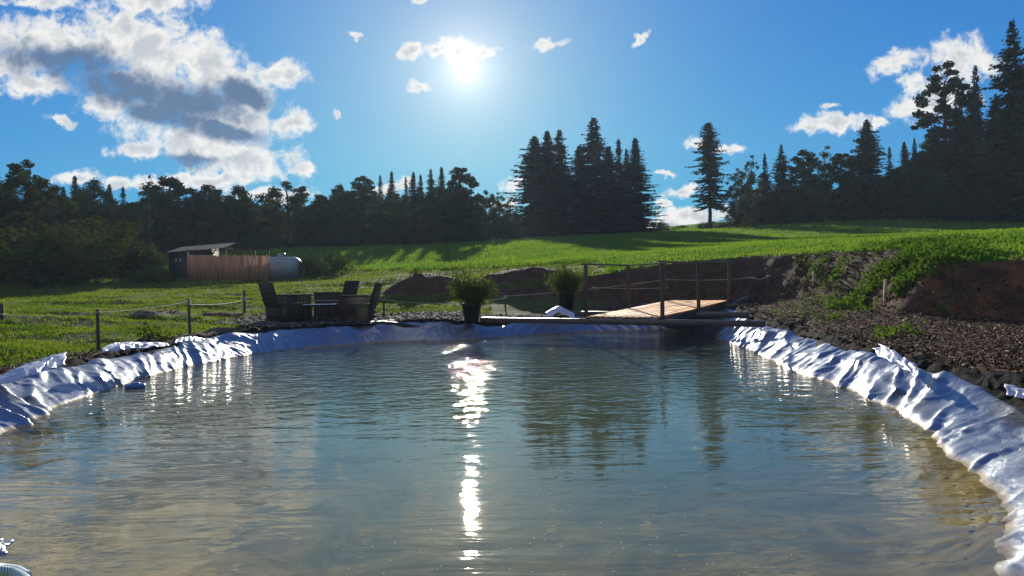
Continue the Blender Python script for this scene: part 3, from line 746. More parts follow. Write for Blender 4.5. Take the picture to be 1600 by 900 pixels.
# ------------------------------------------------------------------ trees
def spruce_mesh(seed, H=20.0, R=3.4, bare=0.04, dens=1.0, droop=0.35, power=0.85, gap=0.0):
    rg = np.random.default_rng(seed)
    tr = MB()
    zs = np.linspace(0, H, 14)
    tr.tube(np.stack([np.cumsum(rg.normal(0, .03, 14)) * (zs > 2), np.cumsum(rg.normal(0, .03, 14)) * (zs > 2), zs], 1), 0.26 * (1 - zs / H) ** .8 * H / 20 + .015, 8)
    V = []; 
    z = bare * H + .2
    while z < H * .985:
        k = (H - z) / (H * (1 - bare))
        r = R * (k ** power) * rg.uniform(.70, 1.20) + .03
        nb = max(4, int(rg.integers(6, 10)))
        a0 = rg.uniform(0, 6.28)
        for j in range(nb):
            if rg.random() < gap: continue
            a = a0 + j * 6.283 / nb + rg.normal(0, .18); L = r * rg.uniform(.58, 1.16) * (.70 + .55 * float(vnoise(np.array([math.cos(a) * 1.3 + 5]), np.array([math.sin(a) * 1.3 + z * .35]), seed)[0]))
            if rg.random() < .07: L *= 1.25
            dr = droop * rg.uniform(.6, 1.3) * (0.4 + .8 * k)
            n = max(3, int(L / .20 * dens))
            t = (np.arange(n) + rg.random(n)) / n; t = np.clip(t, .10, 1)
            rad = t * L; zz = z - dr * rad * (1 - .25 * t) + .10 * L * t ** 3
            ca, sa = math.cos(a), math.sin(a)
            c = np.stack([ca * rad, sa * rad, zz], 1)
            # twig sprays: kite shaped pieces pointing outward/down on both sides of the branch
            for side in (-1, 1, 0):
                l = (.34 + .40 * (1 - t)) * rg.uniform(.7, 1.3, n) * (0.22 + .78 * min(1, L / 1.6))
                ang = a + side * rg.uniform(.5, 1.1, n)
                d = np.stack([np.cos(ang), np.sin(ang), -rg.uniform(.15, .8, n) if side else -rg.uniform(.5, 1.6, n)], 1)
                d /= np.linalg.norm(d, axis=1)[:, None]
                w = np.cross(d, np.array([0, 0, 1.0]) + rg.normal(0, .5, (n, 3))); w /= np.linalg.norm(w, axis=1)[:, None] + 1e-6
                ww = (l * rg.uniform(.20, .34, n))[:, None]
                l = l[:, None]
                V.append(np.stack([c, c + d * l * .5 + w * ww, c + d * l, c + d * l * .5 - w * ww], 1))
        z += (.13 + .36 * min(1, k * 1.6)) * rg.uniform(.8, 1.2) * H / 20
    V = np.concatenate(V).reshape(-1, 3)
    return tr, (V, np.arange(len(V)).reshape(-1, 4))

def leaf_quads(c, size, rg, flat=0.0):
    n = len(c)
    d = rg.normal(0, 1, (n, 3)); d[:, 2] -= flat; d /= np.linalg.norm(d, axis=1)[:, None]
    w = np.cross(d, rg.normal(0, 1, (n, 3))); w /= np.linalg.norm(w, axis=1)[:, None] + 1e-6
    l = (size * rg.uniform(.6, 1.35, n))[:, None]
    V = np.stack([c - d * l * .5, c + w * l * .32, c + d * l * .5, c - w * l * .32], 1).reshape(-1, 3)
    return V, np.arange(len(V)).reshape(-1, 4)

def broad_mesh(seed, H=15.0, R=5.0, base=.02, lobes=76, leaves=300, size=.40, lobe_r=.25, shape=1.0, droop=0.0, fill=.5, low=.62, stem=.30, rise=.74):
    """low: how wide the crown is at its foot; the widest part lies at 45 % of its height"""
    rg = np.random.default_rng(seed)
    tr = MB()
    n = 9; zz = np.linspace(0, H * .86, n)
    wob = np.cumsum(rg.normal(0, .10, (n, 2)), 0) * (zz / H)[:, None] * R / 5
    tr.tube(np.stack([wob[:, 0], wob[:, 1], zz], 1), stem * H / 15 * (1 - zz / H) ** .9 + .02, 8)
    V = []
    tg_ = np.linspace(0, 1, 60)
    pf_ = np.where(tg_ < .45, low + (1 - low) * np.sin(math.pi / 2 * np.minimum(1, tg_ / .45)), np.maximum(.02, np.cos(math.pi / 2 * (tg_ - .45) / .57)) ** (.75 * shape))
    cdf = np.cumsum(pf_ ** 1.1 + .01); cdf = (cdf - cdf[0]) / (cdf[-1] - cdf[0])
    for k in range(lobes):
        t = float(np.interp((k + rg.random()) / lobes, cdf, tg_))
        lr = R * lobe_r * rg.uniform(.6, 1.25) * (1 - .25 * t)
        prof = (low + (1 - low) * math.sin(math.pi / 2 * min(1, t / .45))) if t < .45 else max(0.02, math.cos(math.pi / 2 * (t - .45) / .57)) ** (.75 * shape)
        a = k * 2.39996 + rg.normal(0, .5); q = rg.random() ** .45
        rr_ = q * max(0, R * prof * rg.uniform(.8, 1.12) - lr * .55)
        z = H * base + lr * .5 + t * (H * (1 - base) - lr * 1.25)
        c = np.array([rr_ * math.cos(a), rr_ * math.sin(a), z])
        at = max(.1 * H, z * rise - .2)
        b0 = np.array([np.interp(at, zz, wob[:, 0]), np.interp(at, zz, wob[:, 1]), at])
        mid = (b0 + c) / 2 + np.array([0, 0, .10 * np.linalg.norm(c - b0)])
        tr.tube([b0, mid, c], [.035 * H / 15, .024 * H / 15, .010], 5, cap=False)
        m_ = int(leaves * (lr / (R * lobe_r)) ** 1.6)
        dirs = rg.normal(0, 1, (m_, 3)); dirs /= np.linalg.norm(dirs, axis=1)[:, None]
        rad = lr * rg.random(m_) ** fill
        bump = .72 + .65 * vnoise(dirs[:, 0] * 2.2 + k * 7, dirs[:, 1] * 2.2 + dirs[:, 2] * 1.7, seed)
        pts = c + dirs * (rad * bump)[:, None] * np.array([1, 1, .85])
        if droop: pts[:, 2] -= droop * rg.random(m_) ** 2 * lr * 1.5
        V.append(pts)
    pts = np.concatenate(V)
    pts = pts[pts[:, 2] > .05]
    Vq, Qq = leaf_quads(pts, size, rg, .3 if droop else 0)
    return tr, (Vq, Qq)

VAR = {}
def variant(key, meshes, leafm, barkm):
    tr, (V, Q) = meshes
    a = mesh_np('crown', V, Q, leafm)
    b = mesh_np('trunk', np.vstack(tr.V), [np.vstack(tr.Q)] + ([np.vstack(tr.T)] if tr.T else []), barkm, True)
    H = V[:, 2].max(); Rr = np.percentile(np.hypot(V[:, 0], V[:, 1]), 97)
    VAR[key] = (a, b, H, Rr)
variant('spruce_a', spruce_mesh(1, R=3.4, power=.86), M_spruce, M_bark)
variant('spruce_b', spruce_mesh(2, R=3.0, droop=.5, power=.80), M_spruce, M_bark)
variant('spruce_c', spruce_mesh(3, R=4.2, droop=.25, power=.74, gap=.06), M_spruce, M_bark)
variant('spruce_thin', spruce_mesh(4, R=2.2, droop=.55, gap=.16, power=.8), M_spruce, M_bark)
variant('spruce_lone', spruce_mesh(5, R=3.1, bare=.22, droop=.38, gap=.16, power=.55, dens=.9), M_spruce, M_bark)
variant('spruce_wide', spruce_mesh(6, R=4.6, droop=.18, gap=.16, power=.95, dens=.95), M_spruce, M_bark)
variant('spruce_d', spruce_mesh(31, R=3.8, droop=.45, power=.78, gap=.10), M_spruce, M_bark)
variant('spruce_e', spruce_mesh(32, R=3.1, droop=.30, power=.95, gap=.08), M_spruce, M_bark)
variant('broad_a', broad_mesh(11), M_leaf, M_bark)
variant('broad_b', broad_mesh(12, R=4.4, lobes=70, shape=.85, low=.7), M_leaf, M_bark)
variant('broad_c', broad_mesh(13, R=5.4, lobes=95, lobe_r=.20, leaves=220, shape=.9), M_leaf2, M_bark)
variant('broad_tall', broad_mesh(14, H=17, R=3.6, lobes=74, lobe_r=.28, leaves=260, low=.7), M_leaf, M_bark)
variant('birch_a', broad_mesh(15, H=15, R=2.5, lobes=58, lobe_r=.28, leaves=150, size=.28, droop=.9, fill=.6, low=.8, stem=.14), M_birch, M_birchbark)
variant('birch_b', broad_mesh(16, H=16, R=2.2, lobes=50, lobe_r=.30, leaves=130, size=.28, base=.06, droop=.9, fill=.6, low=.7, stem=.14), M_birch, M_birchbark)
variant('pine', broad_mesh(17, H=22, R=3.6, lobes=80, lobe_r=.23, leaves=220, size=.38, base=.20, fill=.5, low=.55, stem=.24, rise=.95), M_pine, M_bark)
variant('bush_a', broad_mesh(18, H=4.2, R=3.2, lobes=60, lobe_r=.26, leaves=190, size=.17, base=.0, shape=.7, low=.95, stem=.1), M_leaf2, M_bark)
variant('bush_b', broad_mesh(19, H=3.0, R=2.2, lobes=44, lobe_r=.30, leaves=150, size=.15, base=.0, shape=.7, low=.95, stem=.1), M_leaf, M_bark)
variant('bush_low', broad_mesh(20, H=2.2, R=2.8, lobes=50, lobe_r=.25, leaves=130, size=.15, base=.0, shape=.5, low=.95, stem=.1), M_leaf, M_bark)

USED = set()
def tree(kind, name, px, top, wpx, d, label, cat, group, rz=None):
    c = P(px, 400, d); z0 = gz(c[0], c[1]) - .12
    ztop = P(px, top, d)[2]
    a, b, H, Rr = VAR[kind]
    s = (ztop - z0) / H; w = (wpx / F * d / 2) / Rr
    e = thing(name, (c[0], c[1], z0), label, cat, group, random.uniform(0, 6.28) if rz is None else rz)
    e.scale = (w, w, s)
    link('crown', a, e); link('trunk', b, e)
    return e
GW = 'trees along the far wood edge'; GC = 'tall spruces of the mid field clump'; GR = 'trees of the right hand wood'; GL = 'trees behind the left lawn'
T = [
 # left of the lawn
 ('broad_a', 'broadleaf_tree', -60, 262, 170, 42, 'dark leafy tree cut off by the left picture edge', 'tree', GL),
 ('broad_c', 'broadleaf_tree', 38, 248, 125, 44, 'tall leafy tree at far left, its crown highest over the lawn bush', 'tree', GL),
 ('broad_b', 'broadleaf_tree', 30, 330, 120, 39, 'lower leafy tree in front of the tall far left tree', 'tree', GL),
 ('spruce_b', 'spruce_tree', 101, 292, 40, 62, 'slim dark spruce just right of the tall far left tree', 'tree', GL),
 ('spruce_a', 'spruce_tree', 119, 275, 52, 64, 'pointed spruce rising left of the round crown above the big bush', 'tree', GL),
 ('broad_a', 'broadleaf_tree', 147, 277, 72, 62, 'round dark crown standing between two spruces above the big bush', 'tree', GL),
 ('spruce_b', 'spruce_tree', 173, 288, 40, 63, 'narrow spruce on the right flank of the round dark crown', 'tree', GL),
 ('spruce_thin', 'spruce_tree', 194, 292, 38, 60, 'small spruce tip in the sky gap left of the pale airy tree', 'tree', GL),
 ('spruce_c', 'spruce_tree', 205, 318, 55, 64, 'low dark spruce filling the gap behind the big bush', 'tree', GL),
 ('birch_a', 'birch_tree', 234, 272, 42, 58, 'airy pale birch top with sky showing through, left of the shed roof', 'tree', GL),
 ('broad_b', 'broadleaf_tree', 268, 273, 108, 60, 'broad leafy tree straight above the shed roof', 'tree', GW),
 ('broad_a', 'broadleaf_tree', 328, 286, 100, 64, 'flat topped dark tree behind the shed screen', 'tree', GW),
 ('broad_b', 'broadleaf_tree', 376, 289, 72, 66, 'dark round tree between flat topped tree and the tree over the tank', 'tree', GW),
 ('broad_c', 'broadleaf_tree', 452, 283, 112, 66, 'wide ragged leafy tree above the gas tank', 'tree', GW),
 ('broad_b', 'broadleaf_tree', 412, 330, 60, 70, 'low leafy tree filling the gap left of the tree above the tank', 'tree', GW),
 ('broad_b', 'broadleaf_tree', 505, 302, 64, 66, 'lower leafy tree right of the ragged tree above the tank', 'tree', GW),
 ('broad_a', 'broadleaf_tree', 532, 285, 60, 74, 'dome shaped dark tree left of the taller dome tree', 'tree', GW),
 ('broad_tall', 'broadleaf_tree', 566, 275, 66, 76, 'taller dome shaped tree where the spruce tips begin', 'tree', GW),
 ('birch_a', 'birch_tree', 573, 312, 44, 68, 'slim greyish birch standing before the dome shaped trees', 'tree', GW),
 ('broad_c', 'broadleaf_tree', 540, 325, 60, 66, 'low pale leafy tree in front of the dome shaped trees', 'tree', GW),
 ('spruce_thin', 'spruce_tree', 596, 274, 34, 80, 'first spruce tip right of the dome tree', 'tree', GW),
 ('spruce_a', 'spruce_tree', 614, 268, 40, 78, 'sharp spruce standing clear before a white cloud', 'tree', GW),
 ('broad_c', 'broadleaf_tree', 622, 302, 72, 66, 'bright leafy tree in front of the sharp spruce', 'tree', GW),
 ('spruce_e', 'spruce_tree', 636, 276, 34, 79, 'left one of the paired spruce tips in the far wood', 'tree', GW),
 ('spruce_b', 'spruce_tree', 648, 269, 38, 80, 'right one of the paired spruce tips in the far wood', 'tree', GW),
 ('spruce_thin', 'spruce_tree', 659, 273, 34, 78, 'thin spruce just right of the paired tips', 'tree', GW),
 ('spruce_d', 'spruce_tree', 675, 264, 44, 80, 'spruce left of the tallest tip in the far wood', 'tree', GW),
 ('spruce_a', 'spruce_tree', 692, 261, 44, 80, 'tallest spruce tip of the far wood under the sun', 'tree', GW),
 ('broad_b', 'broadleaf_tree', 668, 318, 70, 68, 'dark leafy tree below the spruce tips of the far wood', 'tree', GW),
 ('broad_tall', 'broadleaf_tree', 722, 260, 66, 74, 'tall rounded leafy tree ending the far wood on the right', 'tree', GW),
 ('broad_b', 'broadleaf_tree', 705, 300, 60, 68, 'lower leafy tree in front of the tall rounded tree', 'tree', GW),
 ('broad_c', 'broadleaf_tree', 760, 296, 52, 72, 'ragged leafy tree right of the tall rounded tree', 'tree', GW),
 ('birch_b', 'birch_tree', 782, 300, 36, 82, 'see through birch in the gap left of the spruce clump', 'tree', GW),
 ('birch_a', 'birch_tree', 798, 312, 34, 84, 'small birch touching the left side of the spruce clump', 'tree', GW),
 ('bush_a', 'bush', 792, 345, 52, 76, 'green bush at the foot of the two gap birches', 'bush', GW),
 # mid clump
 ('spruce_c', 'spruce_tree', 838, 213, 92, 86, 'leftmost tall spruce of the mid field clump', 'tree', GC),
 ('spruce_b', 'spruce_tree', 858, 205, 66, 88, 'second spruce from the left in the mid field clump', 'tree', GC),
 ('spruce_d', 'spruce_tree', 877, 203, 84, 86, 'broad topped spruce left of the notch in the mid field clump', 'tree', GC),
 ('spruce_b', 'spruce_tree', 908, 228, 70, 90, 'spruce set back in the notch of the mid field clump', 'tree', GC),
 ('spruce_d', 'spruce_tree', 931, 184, 104, 86, 'tallest spruce of the mid field clump, right of the notch', 'tree', GC),
 ('spruce_b', 'spruce_tree', 952, 230, 66, 84, 'shorter spruce leaning on the tallest one of the clump', 'tree', GC),
 ('spruce_thin', 'spruce_tree', 969, 218, 46, 88, 'thin see through spruce between the tallest and the right end', 'tree', GC),
 ('spruce_e', 'spruce_tree', 981, 233, 48, 86, 'small spruce tip left of the rightmost clump spruce', 'tree', GC),
 ('spruce_a', 'spruce_tree', 995, 216, 68, 84, 'rightmost pointed spruce of the mid field clump', 'tree', GC),
 ('bush_b', 'bush', 1035, 345, 24, 88, 'small bush just right of the mid field clump', 'bush', None),
 ('bush_low', 'bush', 1066, 351, 18, 92, 'tiny bush on the skyline left of the lone spruce', 'bush', None),
 ('spruce_lone', 'spruce_tree', 1110, 192, 62, 80, 'lone ragged spruce on a bare trunk against the sky', 'tree', None),
 ('bush_low', 'bush', 1118, 344, 60, 82, 'low bush round the foot of the lone spruce', 'bush', None),
 ('bush_low', 'bush', 1150, 345, 50, 80, 'low bush between the lone spruce and the first birch', 'bush', None),
 # right wood
 ('birch_a', 'birch_tree', 1152, 262, 44, 76, 'leaning pale birch, first tree right of the lone spruce', 'tree', GR),
 ('birch_b', 'birch_tree', 1175, 243, 42, 76, 'taller birch second right of the lone spruce', 'tree', GR),
 ('spruce_e', 'spruce_tree', 1197, 240, 42, 77, 'narrow spruce between the tall birch and a broad spruce', 'tree', GR),
 ('spruce_wide', 'spruce_tree', 1223, 226, 56, 75, 'flat branched spruce left in the row of birches', 'tree', GR),
 ('broad_tall', 'broadleaf_tree', 1257, 234, 68, 73, 'leafy tree right of the flat branched spruce', 'tree', GR),
 ('birch_b', 'birch_tree', 1290, 228, 46, 72, 'light birch in the middle of the leafy row', 'tree', GR),
 ('broad_tall', 'broadleaf_tree', 1318, 238, 62, 70, 'leafy tree just left of the dense pointed spruce', 'tree', GR),
 ('birch_a', 'birch_tree', 1336, 232, 40, 71, 'birch squeezed against the left side of the dense spruce', 'tree', GR),
 ('spruce_c', 'spruce_tree', 1357, 187, 84, 69, 'dense pointed spruce standing before a long white cloud', 'tree', GR),
 ('spruce_thin', 'spruce_tree', 1392, 230, 34, 72, 'slim spruce in the gap right of the dense spruce', 'tree', GR),
 ('spruce_b', 'spruce_tree', 1415, 222, 42, 68, 'left of two small spruces below the pine', 'tree', GR),
 ('spruce_e', 'spruce_tree', 1431, 216, 40, 66, 'right of two small spruces below the pine', 'tree', GR),
 ('broad_b', 'broadleaf_tree', 1405, 262, 80, 66, 'dark leafy tree under the two small spruces', 'tree', GR),
 ('pine', 'pine_tree', 1480, 95, 88, 62, 'tall pine with open tufted crown and pale stem', 'tree', GR),
 ('broad_tall', 'broadleaf_tree', 1450, 235, 72, 62, 'dark leafy tree at the foot of the tall pine', 'tree', GR),
 ('spruce_b', 'spruce_tree', 1500, 170, 80, 60, 'dark spruce filling behind the pine on its right', 'tree', GR),
 ('spruce_d', 'spruce_tree', 1528, 102, 62, 60, 'pointed spruce between the pine and the tallest right spruce', 'tree', GR),
 ('spruce_wide', 'spruce_tree', 1586, 33, 130, 54, 'tallest spruce of the scene at the right picture edge', 'tree', GR),
 ('spruce_c', 'spruce_tree', 1560, 150, 90, 56, 'dark spruce below left of the tallest right spruce', 'tree', GR),
 ('spruce_a', 'spruce_tree', 1635, 60, 110, 54, 'spruce cut off by the right picture edge', 'tree', GR),
 ('broad_b', 'broadleaf_tree', 1545, 250, 100, 56, 'low dark leafy tree beneath the right spruces', 'tree', GR),
 ('broad_b', 'broadleaf_tree', 1600, 245, 110, 53, 'low leafy tree in the lower right corner of the wood', 'tree', GR),
 ('broad_c', 'broadleaf_tree', 1495, 262, 84, 58, 'pale leafy shrubby tree below the pine stem', 'tree', GR),
 # bushes
 ('bush_a', 'bush', 150, 334, 175, 36.5, 'huge rounded leafy bush left of the shed', 'bush', None),
 ('bush_a', 'bush', 45, 352, 190, 35, 'big dark bush at the left picture edge behind the lawn', 'bush', None),
 ('bush_b', 'bush', 215, 372, 70, 37.5, 'smaller bush between the huge bush and the shed', 'bush', None),
 ('bush_low', 'bush', 240, 412, 60, 35.5, 'low scrub just left of the dark shed wall', 'bush', None),
 ('bush_low', 'bush', 508, 388, 82, 38, 'dark spreading bush right of the gas tank', 'bush', None),
 ('bush_b', 'bush', 486, 396, 36, 39, 'small bush tucked against the gas tank end', 'bush', None),
 ('bush_a', 'bush', 395, 366, 46, 62, 'pale shrub at the wood edge above the reed screen', 'bush', None),
 ('bush_a', 'bush', 425, 368, 44, 63, 'pale shrub at the wood edge above the gas tank', 'bush', None),
 ('bush_b', 'bush', 312, 372, 60, 66, 'dark shrub at the wood edge behind the shed roof', 'bush', None),
 ('bush_b', 'bush', 690, 360, 60, 66, 'dark shrub at the foot of the far wood under the sun', 'bush', None),
 ('bush_b', 'bush', 560, 362, 60, 66, 'dark shrub at the foot of the dome shaped trees', 'bush', None),
 ('bush_b', 'bush', 745, 352, 40, 70, 'dark shrub below the ragged tree at the wood end', 'bush', None),
]
for a in T: tree(*(a[:4] + (a[4] * (1.22 if a[8] == GC else 1.08),) + a[5:]))

# the wood behind the front trees
rs = random.Random(5)
for k in range(30):
    px = -70 + k * 30 + rs.uniform(-8, 8)
    cap_ = np.interp(px, [-80, 60, 190, 250, 420, 505, 560, 690, 740, 780, 840], [275, 285, 310, 300, 308, 318, 296, 285, 300, 330, 330])
    tree(rs.choice(['broad_b', 'spruce_b', 'broad_a', 'spruce_a']) if px < 740 else 'broad_b', 'background_tree', px, cap_ + rs.uniform(2, 20), rs.uniform(70, 100), rs.uniform(84, 100), 'dark tree deep in the wood, mostly hidden behind the front trees', 'tree', 'background trees of the far wood')
for k in range(16):
    px = 1165 + k * 30 + rs.uniform(-8, 8)
    cap_ = np.interp(px, [1160, 1240, 1330, 1440, 1520, 1640], [290, 275, 270, 230, 190, 150])
    tree(rs.choice(['spruce_b', 'spruce_c', 'broad_b']), 'background_tree', px, cap_ + rs.uniform(0, 25), rs.uniform(60, 90), rs.uniform(82, 92), 'dark tree deep in the right hand wood, mostly hidden behind front trees', 'tree', 'background trees of the right wood')

# ------------------------------------------------------------------ footbridge
def V3(*a): return np.array(a, float)
bd = V3(.541, .841, 0); bs = V3(.841, -.541, 0)          # along the deck, across it to the right
nr_ = V3(2.93, 14.7, .50)
WB = 1.64; LB = 4.75
def bp_(s, u, dz=0): # along, across (0 at right edge, minus to left)
    zz = np.interp(s, [-.2, 0, 2.26, 4.75], [.49, .50, .59, .72])
    q = nr_ + bd * s + bs * u; return V3(q[0], q[1], zz + dz)
M_deck = pmat('deck_boards', (0.85, 0.40, 0.13), .62, var=.22, scale=5, bump=.004, bscale=16, stretch=(1, 1, 1))
N = NT(M_deck.node_tree); B = M_deck.node_tree.nodes['Principled BSDF']
src = B.inputs['Base Color'].links[0].from_socket
rpi = N.node('ShaderNodeNewGeometry').outputs['Random Per Island']
N.l.new(N.mix(1.0, src, N.mix(rpi, (.66, .68, .72), (1.12, 1.06, 1.0)), 'MULTIPLY'), B.inputs['Base Color'])
bridge = thing('footbridge', bp_(0, -WB / 2), 'wooden footbridge with orange brown plank deck and slim railings over the pond', 'footbridge')
org = bridge.location
dk = MB(); nb_ = 12; bw = (WB - .02) / nb_
for i in range(nb_):
    u = -WB + .01 + bw * (i + .5); h = random.uniform(-.004, .004); e0 = random.uniform(-.02, .02); br = random.choice((1.6, 2.26, 2.9))
    pts_ = [bp_(-.02 + e0, u, .012 + h), bp_(br, u, .012 + h), bp_(LB + e0, u, .012 + h)]
    for q in range(2): dk.bar(pts_[q], pts_[q + 1] - (pts_[q + 1] - pts_[q]) * .002, bw - .010, .028, bev=.004)
dk.build('deck', M_deck, bridge, origin=org)
st = MB()
for u in (-.06, -WB / 2, -WB + .06):
    for s0, s1 in ((0, 2.3), (2.3, LB)): st.bar(bp_(s0, u, -.075), bp_(s1, u, -.075), .06, .12)
st.build('stringer', M_beam, bridge, origin=org)
for k, (s, u0, u1, w) in enumerate([(-.10, -4.25, 2.05, .115), (2.3, -3.2, 1.12, .13), (4.45, -2.2, .75, .13)]):
    b = MB(); dz = (-.02, -.18, -.16)[k]
    p0 = nr_ + bd * s + bs * u0; p1 = nr_ + bd * s + bs * u1; z = (.425, .475, .60)[k]
    b.bar((p0[0], p0[1], z), (p1[0], p1[1], z), .16, w, bev=.008); b.build('beam', M_beam, bridge, origin=org)
for u in (.03, -WB - .03):
    tops = []
    for s in (.06, 2.26, 4.6):
        p = bp_(s, u); hgt = (1.10, 1.02, .98)[(0.06, 2.26, 4.6).index(s)]
        b = MB(); b.bar(p + V3(0, 0, -.16), p + V3(.01, 0, hgt), .068, .068, up=(bd[0], bd[1], 0), bev=.006); b.build('post', M_wood, bridge, origin=org)
        tops.append(p + V3(0, 0, hgt + .025))
    b = MB(); e = (tops[0] - tops[1]) * .06
    b.bar(tops[0] + e, tops[1], .07, .032, bev=.004); b.bar(tops[1], tops[2] + (tops[2] - tops[1]) * .05, .07, .032, bev=.004)
    b.build('handrail', M_beam, bridge, origin=org)
# curved offcut board lying at the deck's far end
b = MB(); p = P(1160, 474, 18.6)
pa = np.stack([p[0] + np.linspace(-.25, .35, 12), np.full(12, p[1]), gz(p[0], p[1]) + .05 + .16 * np.sin(np.linspace(-.2, 1.9, 12))], 1)
for i in range(11): b.bar(pa[i], pa[i + 1] + (pa[i + 1] - pa[i]) * .05, .22, .02)
tag(b.build('board', M_beam, None), 'curved loose board lying on the mulch at the far end of the bridge', 'board')

# ------------------------------------------------------------------ rattan garden chairs and table
def rattan_chair(name, px, d, face, label, group, w=.70, dep=.74, hb=.90, lean=.16):
    c = P(px, 500, d); z = gz(c[0], c[1])
    e = thing(name, (c[0], c[1], z + .01), label, 'chair', group, math.atan2(face[1], face[0]) - math.pi / 2)
    hw = w / 2; hd = dep / 2
    # back: upright strands in a leaning panel, solid upper half
    b = MB(); n = 22
    for i in range(n):
        x = -hw + w * (i + .5) / n
        b.bar((x, -hd + .02, .0), (x, -hd - .02, .36), w / n * .66, .03, up=(0, 1, 0))
        b.bar((x, -hd - .02, .34), (x, -hd - .02 - lean, hb), w / n * .985, .045, up=(0, 1, 0))
    for k in np.linspace(.05, 1, 9): b.bar((-hw, -hd - .02 - lean * max(0, (k * hb - .34) / (hb - .34)), k * hb), (hw, -hd - .02 - lean * max(0, (k * hb - .34) / (hb - .34)), k * hb), .05, .02)
    b.build('backrest', M_rattan, e)
    b = MB()
    b.box((0, .02, .40), (w - .14, dep - .08, .05), bev=.01)
    for i in range(18): b.bar((-hw + .08 + (w - .16) * i / 17, hd - .03, .02), (-hw + .08 + (w - .16) * i / 17, hd - .03, .39), .022, .02, up=(0, 1, 0))
    b.build('seat', M_rattan, e)
    for sx in (-1, 1):
        b = MB(); n = 22
        for i in range(n):
            y = -hd + .04 + (dep - .06) * i / (n - 1)
            b.bar((sx * (hw - .02), y, 0), (sx * (hw - .02), y, .60), .017, .03, up=(1, 0, 0))
        for zz in (.08, .34, .50): b.bar((sx * (hw - .02), -hd + .03, zz), (sx * (hw - .02), hd, zz), .036, .018)
        b.bar((sx * (hw - .03), -hd - .02, .615), (sx * (hw - .03), hd + .02, .615), .085, .04, bev=.01)
        b.build('armrest', M_rattan, e)
    return e
GCH = 'rattan chairs round the low table'
rattan_chair('garden_chair', 452, 17.6, (.74, .67), 'dark rattan armchair seen from behind, leftmost at the low table', GCH, w=.72, dep=.80)
rattan_chair('garden_chair', 522, 18.9, (-.93, .30), 'dark rattan armchair with the tall back, middle one behind the low table', GCH, w=.66)
rattan_chair('garden_chair', 558, 17.7, (-1, .05), 'dark rattan armchair seen edge on, rightmost at the low table', GCH, w=.66, dep=.72)
c = P(500, 500, 17.6); z = gz(c[0], c[1])
tb = thing('garden_table', (c[0], c[1], z), 'low rattan table with shiny glass top between the chairs', 'table', None, .25)
b = MB(); b.box((0, 0, .425), (.78, .60, .012), bev=.004); b.build('glass_top', M_glass, tb)
b = MB()
for i in range(14):
    for sy in (-1, 1): b.bar((-.34 + .68 * i / 13, sy * .25, .0), (-.34 + .68 * i / 13, sy * .25, .40), .02, .02, up=(0, 1, 0))
for sx in (-1, 1):
    for i in range(9): b.bar((sx * .34, -.22 + .44 * i / 8, .0), (sx * .34, -.22 + .44 * i / 8, .40), .02, .02, up=(0, 1, 0))
b.box((0, 0, .398), (.72, .54, .03)); b.build('base', M_rattan, tb)

# ------------------------------------------------------------------ fence posts and ropes
GP = 'wooden posts of the rope fence'
POSTS = [  # px, foot y, top y, d, width, lean, label
 (3, 517, 474, 15.2, .085, 0, 'thick dark post at the left picture edge on the lawn'),
 (154, 541, 483, 10.9, .055, .01, 'slim post on the left bank nearest the viewer'),
 (297, 519, 467, 13.9, .055, .02, 'slim post on the left bank, second along the rope from the lawn edge'),
 (382, 495, 453, 18.6, .07, 0, 'post on the lawn just left of the rattan chairs'),
 (600, 499, 462, 18.3, .055, 0, 'thin post just right of the rattan chairs'),
 (790, 487, 457, 20.2, .05, 0, 'small post between the two potted bamboos'),
 (768, 480, 462, 22.0, .05, 0, 'short stub post in the gravel beside the left potted bamboo'),
 (928, 481, 445, 20.0, .05, 0, 'thin post behind the left railing of the bridge'),
 (906, 474, 452, 21.2, .05, 0, 'low post half hidden by the right potted bamboo'),
 (1042, 468, 431, 20.6, .06, 0, 'post standing behind the far left corner of the deck'),
 (1076, 459, 430, 21.2, .05, -.06, 'leaning stake in front of the dark bank behind the bridge'),
 (1172, 466, 428, 20.0, .05, .01, 'left one of two close posts right of the bridge'),
 (1177, 467, 429, 19.7, .05, 0, 'right one of two close posts right of the bridge'),
 (1201, 467, 425, 19.2, .055, 0, 'post at the end of the short rope right of the bridge'),
 (1271, 459, 424, 17.6, .055, -.01, 'pale post standing alone at the foot of the weedy bank'),
 (1382, 480, 436, 13.9, .07, -.03, 'pale post nearest the viewer on the mulch slope'),
 (1598, 448, 418, 12.3, .06, -.02, 'post cut by the right picture edge on the red bank'),
]
POSTS = [(a_, b_, c_, d_, e_ * .72, f_, g_) for (a_, b_, c_, d_, e_, f_, g_) in POSTS]
TOP = []
for (px, fy_, ty, d, w, lean, lab) in POSTS:
    f_ = P(px, fy_, d); t_ = P(px, ty, d); zg = gz(f_[0], f_[1])
    pale = px > 1250
    b = MB()
    top = V3(f_[0] - lean, f_[1], t_[2])
    b.bar((f_[0], f_[1], zg - .25), top, w, w, up=(0.3, 1, 0), bev=w * .14)
    o = thing('fence_post', (f_[0], f_[1], zg), lab, 'fence post', GP)
    b.build('stake', M_post if pale else M_wood, o, origin=o.location)
    TOP.append(top)
